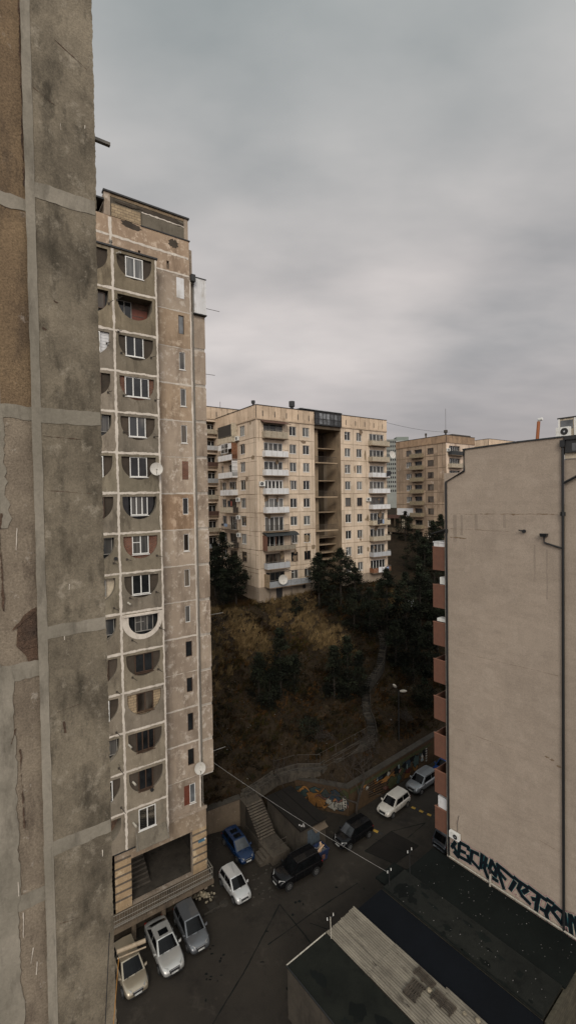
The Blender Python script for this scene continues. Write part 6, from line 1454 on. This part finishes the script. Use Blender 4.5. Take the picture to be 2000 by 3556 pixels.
    if 'aerial' in label: mb = MB(); mb.tube([P((rf-.1-.5)*L, 0, H), P((rf-.22-.5)*L, 0, H+.45)], .008, 4); mb.build('aerial', 'black_plastic', t)
    return t
car('hatchback_car', -10.45, 29.9, -54.5, 4.25, 1.78, 1.5, 'hatch', 'paint_gold', 'gold hatchback at the bottom left under the beige pipe', front=True)
car('saloon_car', -8.35, 31.28, -55.5, 4.85, 1.87, 1.45, 'sedan', 'paint_silver', 'pale silver saloon with a black sunroof parked by the terrace', front=True, sunroof=1)
car('hatchback_car', -6.82, 32.85, -57, 4.3, 1.76, 1.52, 'hatch', 'paint_greygraphite', 'dark grey hatchback parked between the rubble heap and the silver saloon', front=True)
car('hatchback_car', -4.0, 36.9, -55, 3.7, 1.62, 1.55, 'hatch', 'paint_white_silver', 'small bright silver hatchback with a roof aerial parked before the blue car', front=True)
car('estate_car', -4.05, 41.05, -56.5, 4.5, 1.74, 1.46, 'hatch', 'paint_blue', 'dark blue car with two roof hatches between the tan wall and the staircase', front=True, sunroof=2, glass='car_glass_pale')
car('off_road_car', .3, 39.75, -146.5, 4.85, 1.95, 1.88, 'suv', 'paint_black', 'big black off-road car parked across the foot of the staircase', rails=True)
car('off_road_car', 5.85, 44.05, -142.7, 4.45, 1.84, 1.7, 'suv', 'paint_black', 'black off-road car parked between the rubbish container and the mural', glass='car_glass_pale')
car('crossover_car', 10.77, 48.36, -138.5, 4.35, 1.82, 1.64, 'suv', 'paint_pearl', 'white crossover car parked along the painted wall', rails=False)
car('crossover_car', 14.9, 52.15, -141, 4.6, 1.86, 1.68, 'suv', 'paint_steel', 'silver-grey crossover parked along the painted wall behind the white one', rails=True)
car('hatchback_car', 18.6, 55.1, -141, 4.2, 1.75, 1.5, 'hatch', 'paint_bright_blue', 'bright blue car half hidden by the rust-coloured balconies')
car('van', 15.3, 43.3, 34, 4.6, 1.85, 1.9, 'suv', 'paint_slate', 'dark slate van half hidden behind the corner of the stuccoed house', cat='van')
# ================================================================== trees
def pine(x, y, h, w, label, z=None, conical=.5, dens=1.0, trunk_show=.15, lean=0, group='dark pines and cypresses on the slope', tint=1.0):
    z0 = hill(x, y)-.1 if z is None else z
    if z is None: h += max(0, hill0(x, y)-hill(x, y))
    t = thing('pine_tree', (x, y, z0), 0, label, 'tree', group)
    mb = MB(); mb.tube([(x, y, z0-.3), (x+lean*.3, y, z0+h*.4), (x+lean, y, z0+h*.93)], [.04+h*.017, .03+h*.011, .02], 7)
    N = int(h*3.2)
    cl = []
    for i in range(int(N*dens*2.4)):
        u = trunk_show+(1-trunk_show)*random.random()**.85; az = random.uniform(0, 6.283)
        env = (w/2)*((1-u)**.75*1.25 if conical > .5 else math.sin(min(1, (u-trunk_show)/(1-trunk_show)*.96+.12)*math.pi)**.6)*random.uniform(.72, 1.15)
        rr_ = env*random.uniform(.35, 1.0)
        c = (x+lean*u+rr_*math.cos(az), y+rr_*math.sin(az), z0+h*u*.98-rr_*.12); cl.append((c, u, env))
        if i % 3 == 0: mb.tube([(x+lean*u, y, z0+h*u*.9), c], [.03+h*.002, .012], 4)
    mb.build('trunk', 'bark', t)
    P_, T_ = [], []
    for c, u, env in cl:
        k = random.randint(55, 85); r = random.uniform(.22, .46)*(.6+.5*min(1, env)); f = random.choice((.5, .8, 1.0, 1.3, 1.9, 2.6))*tint*(.6+.7*u)  # tint rises with height: light on the crown top painted into the needles
        cc = np.array(c)+rng.normal(0, 1, (k, 3))*np.array([r, r, r*.55])
        d = rng.normal(0, 1, (k, 3)); d[:, 2] += .5; d /= np.linalg.norm(d, axis=1)[:, None]; L = rng.uniform(.16, .34, (k, 1))*(.7+h*.03)
        s = np.cross(d, rng.normal(0, 1, (k, 3))); s /= np.linalg.norm(s, axis=1)[:, None]+1e-6; s *= .05+.012*h**.5
        P_.append(np.stack([cc-s, cc+s, cc+d*L], 1).reshape(-1, 3)); g = f*rng.uniform(.7, 1.35, k); T_.append(np.stack([g*random.uniform(.9, 1.2), g, g*.95], 1))
    V = np.concatenate(P_); F = np.arange(len(V)).reshape(-1, 3); fast_mesh('crown', V, F, 'needles', np.concatenate(T_), t)
    return t
pine(-10.9, 75.9, 11.5, 4.0, 'tallest dark pine in the clump between the tall tower and the cream block', conical=.4)
pine(-8.6, 74.0, 8.6, 3.6, 'dark pine nearest the cream block wall in the left-hand clump', conical=.4)
pine(-12.4, 77.5, 9.5, 3.6, 'dark pine touching the edge of the tall tower', conical=.4)
pine(-10.4, 73.2, 6.0, 3.4, 'low dark pine at the front of the clump beside the tall tower', conical=.4)
pine(4.9, 75.8, 8.6, 2.9, 'slim dark pine in front of the stair shaft of the cream block', conical=.35, trunk_show=.3)
pine(8.7, 77.7, 9.0, 5.6, 'tall spreading pine with a bare trunk before the cream block', conical=.35, trunk_show=.3)
pine(11.2, 78.4, 6.0, 4.2, 'lower spreading pine right of the bare-trunked one', conical=.3, trunk_show=.2)
pine(7.0, 75.0, 4.2, 4.2, 'bushy low pine under the slim and spreading pines', conical=.3, trunk_show=.05)
pine(1.1, 73.2, 2.2, 2.3, 'dark round bush at the foot of the cream block', conical=.3, trunk_show=0, group='dark pines and cypresses on the slope')
pine(15.5, 73.0, 10.6, 5.0, 'big dark pine just right of the upper hillside stairs', conical=.45, trunk_show=.1)
pine(12.6, 72.2, 7.4, 4.4, 'dark pine on the left edge of the upper hillside stairs', conical=.4, trunk_show=.05)
pine(18.2, 72.0, 11.6, 5.2, 'big dark pine below the gap between the cream and ochre blocks', conical=.4, trunk_show=.1)
pine(21.0, 73.8, 12.5, 5.0, 'dark pine beside the rust-coloured balconies, tallest on the right', conical=.45, trunk_show=.1)
pine(23.6, 73.5, 10.0, 4.6, 'dark pine partly hidden behind the stuccoed house', conical=.4, trunk_show=.1)
pine(10.2, 72.5, 6.2, 3.8, 'dark pine below the bare-trunked spreading one', conical=.4, trunk_show=.05)
pine(-4.0, 57.4, 5.6, 3.0, 'left shoulder pine of the dark group in the middle of the slope', conical=.7, trunk_show=.02)
pine(-1.3, 57.6, 8.6, 3.4, 'tallest pointed pine in the middle of the slope', conical=.8, trunk_show=.02)
pine(.5, 58.9, 4.6, 2.4, 'right shoulder pine of the dark group in the middle of the slope', conical=.7, trunk_show=.02)
pine(-2.6, 56.2, 4.2, 3.2, 'low dark pine at the front of the mid-slope group', conical=.4, trunk_show=.02)
pine(5.6, 58.9, 7.0, 2.6, 'left of three pointed dark pines beside the bend of the hillside stairs', conical=.8, trunk_show=.02)
pine(7.4, 59.6, 8.2, 2.9, 'middle and tallest of three pointed pines beside the hillside stairs', conical=.8, trunk_show=.02)
pine(9.2, 61.2, 5.4, 2.3, 'right one of three pointed pines, touching the hillside stairs', conical=.7, trunk_show=.02)
pine(17.6, 65.5, 6.4, 3.6, 'dark bushy pine right of the hillside stairs bend', conical=.4, trunk_show=.05)
pine(15.6, 67.5, 6.6, 3.6, 'dark pine crowding the middle of the hillside stairs on the right', conical=.4, trunk_show=.05)
pine(18.0, 61.5, 4.2, 2.8, 'small dark pine above the street lamp', conical=.45, trunk_show=.05)
pine(20.5, 67.5, 8.0, 4.2, 'dark pine behind the second rust-coloured balcony', conical=.4, trunk_show=.05)
pine(2.1, 53.2, 1.9, 3.0, 'low black bush above the footpath', conical=.3, trunk_show=0)
for x, y, h, w, l in ((36, 108, 6, 6, 'dark tree at the foot of the ochre block'), (31.5, 104, 5, 5, 'dark tree in the gap left of the ochre block'), (42, 106, 6, 6, 'dark tree below the right windows of the ochre block'), (31, 122, 9, 7, 'dark tree far behind in the gap between the blocks'), (39, 100, 7, 6, 'lower dark tree in front of the ochre block')):
    pine(x, y, h, w, l, z=hill(x, y)-1, conical=.4, trunk_show=.1, group='trees around the ochre block', dens=.8)
GAP = ['first', 'second']
for x, y, h, w, l in ((27.5, 93, 9, 5.5, 'tall dark tree beside the cream block, in front of the gap'), (31, 99, 10, 6, 'tall dark tree under the pale porch of the ochre block'), (34.5, 104, 10.5, 5.5, 'dark tree at the left foot of the ochre block wall'), (24.5, 83.5, 7, 4.5, 'dark tree touching the right corner of the cream block'), (25.5, 86, 6, 6, 'dark tree just right of the cream block corner'), (28.5, 90, 7, 6, 'dark tree behind the first tree right of the cream block'), (32, 93, 7, 6.5, 'dark tree between the cream block and the stuccoed house, in mid gap'), (27, 96, 9, 6, 'taller dark tree at the back of the gap beside the cream block'), (35, 95, 8, 6, 'dark tree close to the stuccoed house edge in the gap'), (29.5, 84, 6, 5, 'bushy dark tree low in the gap beside the cream block'), (26, 80.5, 6.5, 5, 'dark tree below the laundry balcony of the cream block'), (33, 101, 8, 6, 'dark tree under the porch of the ochre block'), (38, 97.5, 7, 6, 'dark tree just left of the awning of the stuccoed house'), (30.5, 79, 7, 5, 'dark tree behind the white box of the stuccoed house')):
    pine(x, y, h, w, l, z=hill(x, y)-.5, conical=.35, trunk_show=.05, group='trees in the gap right of the cream block', dens=.9)
def bare(x, y, z0, h, label, spread=.5, levels=5, r0=.09, seed=1, n0=3, name='bare_tree'):
    rs = random.Random(seed); t = thing(name, (x, y, z0), 0, label, 'tree', 'bare winter trees')
    tr, cr = MB(), MB()
    def grow(p, d, L, r, lev):
        pts = [p]; q = p; dd = d.copy()
        for k in range(3): dd = (dd+Vector((rs.gauss(0, .13), rs.gauss(0, .13), rs.gauss(.04, .06)))).normalized(); q = q+dd*L/3; pts.append(q)
        (tr if lev == 0 else cr).tube([tuple(v) for v in pts], [r, r*.9, r*.8, r*.66], 6 if lev < 2 else 3, caps=False)
        if lev < levels:
            for k in range(n0 if lev < 2 else rs.choice((2, 3))):
                nd = (dd+Vector((rs.gauss(0, spread), rs.gauss(0, spread), rs.gauss(.1, .3)))).normalized(); grow(pts[rs.choice((2, 3, 3))], nd, L*rs.uniform(.6, .85), max(.011, r*.6), lev+1)
    grow(Vector((x, y, z0)), Vector((0, 0, 1)), h*.33, r0, 0)
    tr.build('trunk', 'bark_grey', t); cr.build('branch', 'bark_grey', t)
bare(6.6, 47.4-.5, G, 7.0, 'bare many-branched tree in front of the painted wall corner', .6, 6, .15, 3)
bare(-.9, 48.7, -31, 4.2, 'thin bare sapling behind the hut roof', .45, 5, .05, 5)
bare(11.5, 80.5, hill(11.5, 80.5)-.2, 5.0, 'leafless tree in front of the right half of the cream block', .6, 6, .09, 8)
bare(13.6, 79, hill(13.6, 79)-.2, 4.5, 'leafless tree by the lowest right balcony of the cream block', .6, 6, .08, 11)
bare(9.0, 51.5, -29.2, 3.2, 'leafless bush above the painted street wall', .8, 6, .05, 13, 4)
bare(4.0, 52.2, -28.5, 2.6, 'leafless bush above the footpath bend', .8, 6, .04, 17, 4)
bare(14.5, 57.5, -29, 3.0, 'leafless bush beside the street lamp', .8, 6, .05, 19, 4)
bare(36.5, 103, hill(36, 103), 9.0, 'pale leafless tree in front of the ochre block', .5, 6, .12, 23)
bare(22, 75, hill(22, 75), 7.0, 'leafless tree among the dark pines near the rust-coloured balconies', .5, 6, .09, 29)
# ================================================================== sky, sun, camera
sc = bpy.context.scene
w = bpy.data.worlds.new('World'); sc.world = w; w.use_nodes = True
t = NT(w)
SUN_EL, SUN_AZ = R(33), R(178)          # high behind the viewer, veiled by cloud
sky = t.n('ShaderNodeTexSky', sky_type='NISHITA'); sky.sun_disc = False; sky.sun_elevation = SUN_EL; sky.sun_rotation = SUN_AZ
co = t.n('ShaderNodeTexCoord').outputs['Generated']
sp = t.n('ShaderNodeSeparateXYZ'); t.l(co, sp.inputs[0])
def mth(op, a, b=None):
    nd = t.n('ShaderNodeMath', operation=op)
    for i, x in enumerate((a, b)):
        if x is None: continue
        if hasattr(x, 'is_output'): t.l(x, nd.inputs[i])
        else: nd.inputs[i].default_value = x
    return nd.outputs[0]
den = mth('ADD', mth('MAXIMUM', sp.outputs[2], 0.0), .22)
cx = t.n('ShaderNodeCombineXYZ'); t.l(mth('DIVIDE', sp.outputs[0], den), cx.inputs[0]); t.l(mth('DIVIDE', sp.outputs[1], den), cx.inputs[1])
n1 = t.noise(cx.outputs[0], 1.0, 4, .45, (1, 1.5, 1)); n2 = t.noise(cx.outputs[0], 2.4, 5, .5, (1, 1.7, 1))
m_ = mth('ADD', mth('MULTIPLY', n1, .5), mth('MULTIPLY', n2, .4))
# broad brighter and greyer masses of cloud
for d, wd, k in (((-.38, .83, .40), 16, .17), ((.14, .84, .42), 12, .09), ((.36, .86, .34), 9, .05), ((-.12, .93, .25), 11, .08), ((.1, .9, .3), 11, .05), ((-.04, .72, .62), 17, -.13), ((-.13, .84, .48), 10, -.07), ((.45, .82, .22), 12, -.14), ((.5, .7, .5), 14, -.04), ((.2, .95, .08), 12, -.04)):
    dv = Vector(d).normalized(); dp = t.n('ShaderNodeVectorMath', operation='DOT_PRODUCT'); t.l(co, dp.inputs[0]); dp.inputs[1].default_value = dv
    r_ = t.n('ShaderNodeMapRange', interpolation_type='SMOOTHERSTEP'); t.l(dp.outputs['Value'], r_.inputs[0])
    for i, x in ((1, math.cos(R(wd*1.7))), (2, 1.0), (3, 0.0), (4, k)): r_.inputs[i].default_value = x
    m_ = mth('ADD', m_, r_.outputs[0])
f = t.ramp(m_, .2, .66)
warm = t.mixc(f, (.335, .335, .34), (.72, .665, .64))
low = t.mixc(t.ramp(sp.outputs[2], .0, .3), (.385, .338, .332), warm)
cool = t.mixc(t.ramp(sp.outputs[2], .42, .75), low, t.mixc(f, (.30, .335, .34), (.62, .62, .605)))
gain = t.n('ShaderNodeMapRange', interpolation_type='SMOOTHSTEP'); t.l(sp.outputs[2], gain.inputs[0])
for i, x in ((1, .72), (2, 1.0), (3, 1.0), (4, 1.3)): gain.inputs[i].default_value = x
back = t.n('ShaderNodeMapRange'); t.l(sp.outputs[1], back.inputs[0])
for i, x in ((1, .25), (2, -.75), (3, 1.0), (4, 3.0)): back.inputs[i].default_value = x
g = mth('MULTIPLY', gain.outputs[0], back.outputs[0])
b1 = t.n('ShaderNodeBackground'); t.l(cool, b1.inputs[0]); t.l(mth('MULTIPLY', g, 1.0), b1.inputs[1])
b2 = t.n('ShaderNodeBackground', i_Strength=.07); t.l(sky.outputs[0], b2.inputs[0])
mx = t.n('ShaderNodeMixShader'); mx.inputs[0].default_value = .93; t.l(b2.outputs[0], mx.inputs[1]); t.l(b1.outputs[0], mx.inputs[2])
o = t.n('ShaderNodeOutputWorld'); t.l(mx.outputs[0], o.inputs[0])
sun = bpy.data.lights.new('sun', 'SUN'); sun.energy = 1.5; sun.angle = R(22); sun.color = (1, .92, .80)
so = bpy.data.objects.new('sun', sun); C.objects.link(so)
sd = Vector((math.sin(SUN_AZ)*math.cos(SUN_EL), math.cos(SUN_AZ)*math.cos(SUN_EL), math.sin(SUN_EL)))
so.rotation_euler = sd.to_track_quat('Z', 'Y').to_euler()
cam = bpy.data.cameras.new('camera'); cam.sensor_fit = 'HORIZONTAL'; cam.sensor_width = 36; cam.lens = 28.8; cam.clip_start = .1; cam.clip_end = 3000
cm = bpy.data.objects.new('camera', cam); C.objects.link(cm)
pt, rl = R(1.3345), R(-.908)
rgt, up, fwd = Vector((1, 0, 0)), Vector((0, math.sin(pt), math.cos(pt))), Vector((0, math.cos(pt), -math.sin(pt)))
rr = rgt*math.cos(rl)+up*math.sin(rl); uu = up*math.cos(rl)-rgt*math.sin(rl)
cm.matrix_world = Matrix(((rr.x, uu.x, -fwd.x, 0), (rr.y, uu.y, -fwd.y, 0), (rr.z, uu.z, -fwd.z, 0), (0, 0, 0, 1)))
sc.camera = cm
sc.view_settings.view_transform = 'Standard'; sc.view_settings.look = 'None'; sc.view_settings.exposure = 0; sc.view_settings.gamma = 1
sc.cycles.max_bounces = 6; sc.cycles.diffuse_bounces = 3; sc.cycles.glossy_bounces = 2; sc.cycles.use_denoising = True
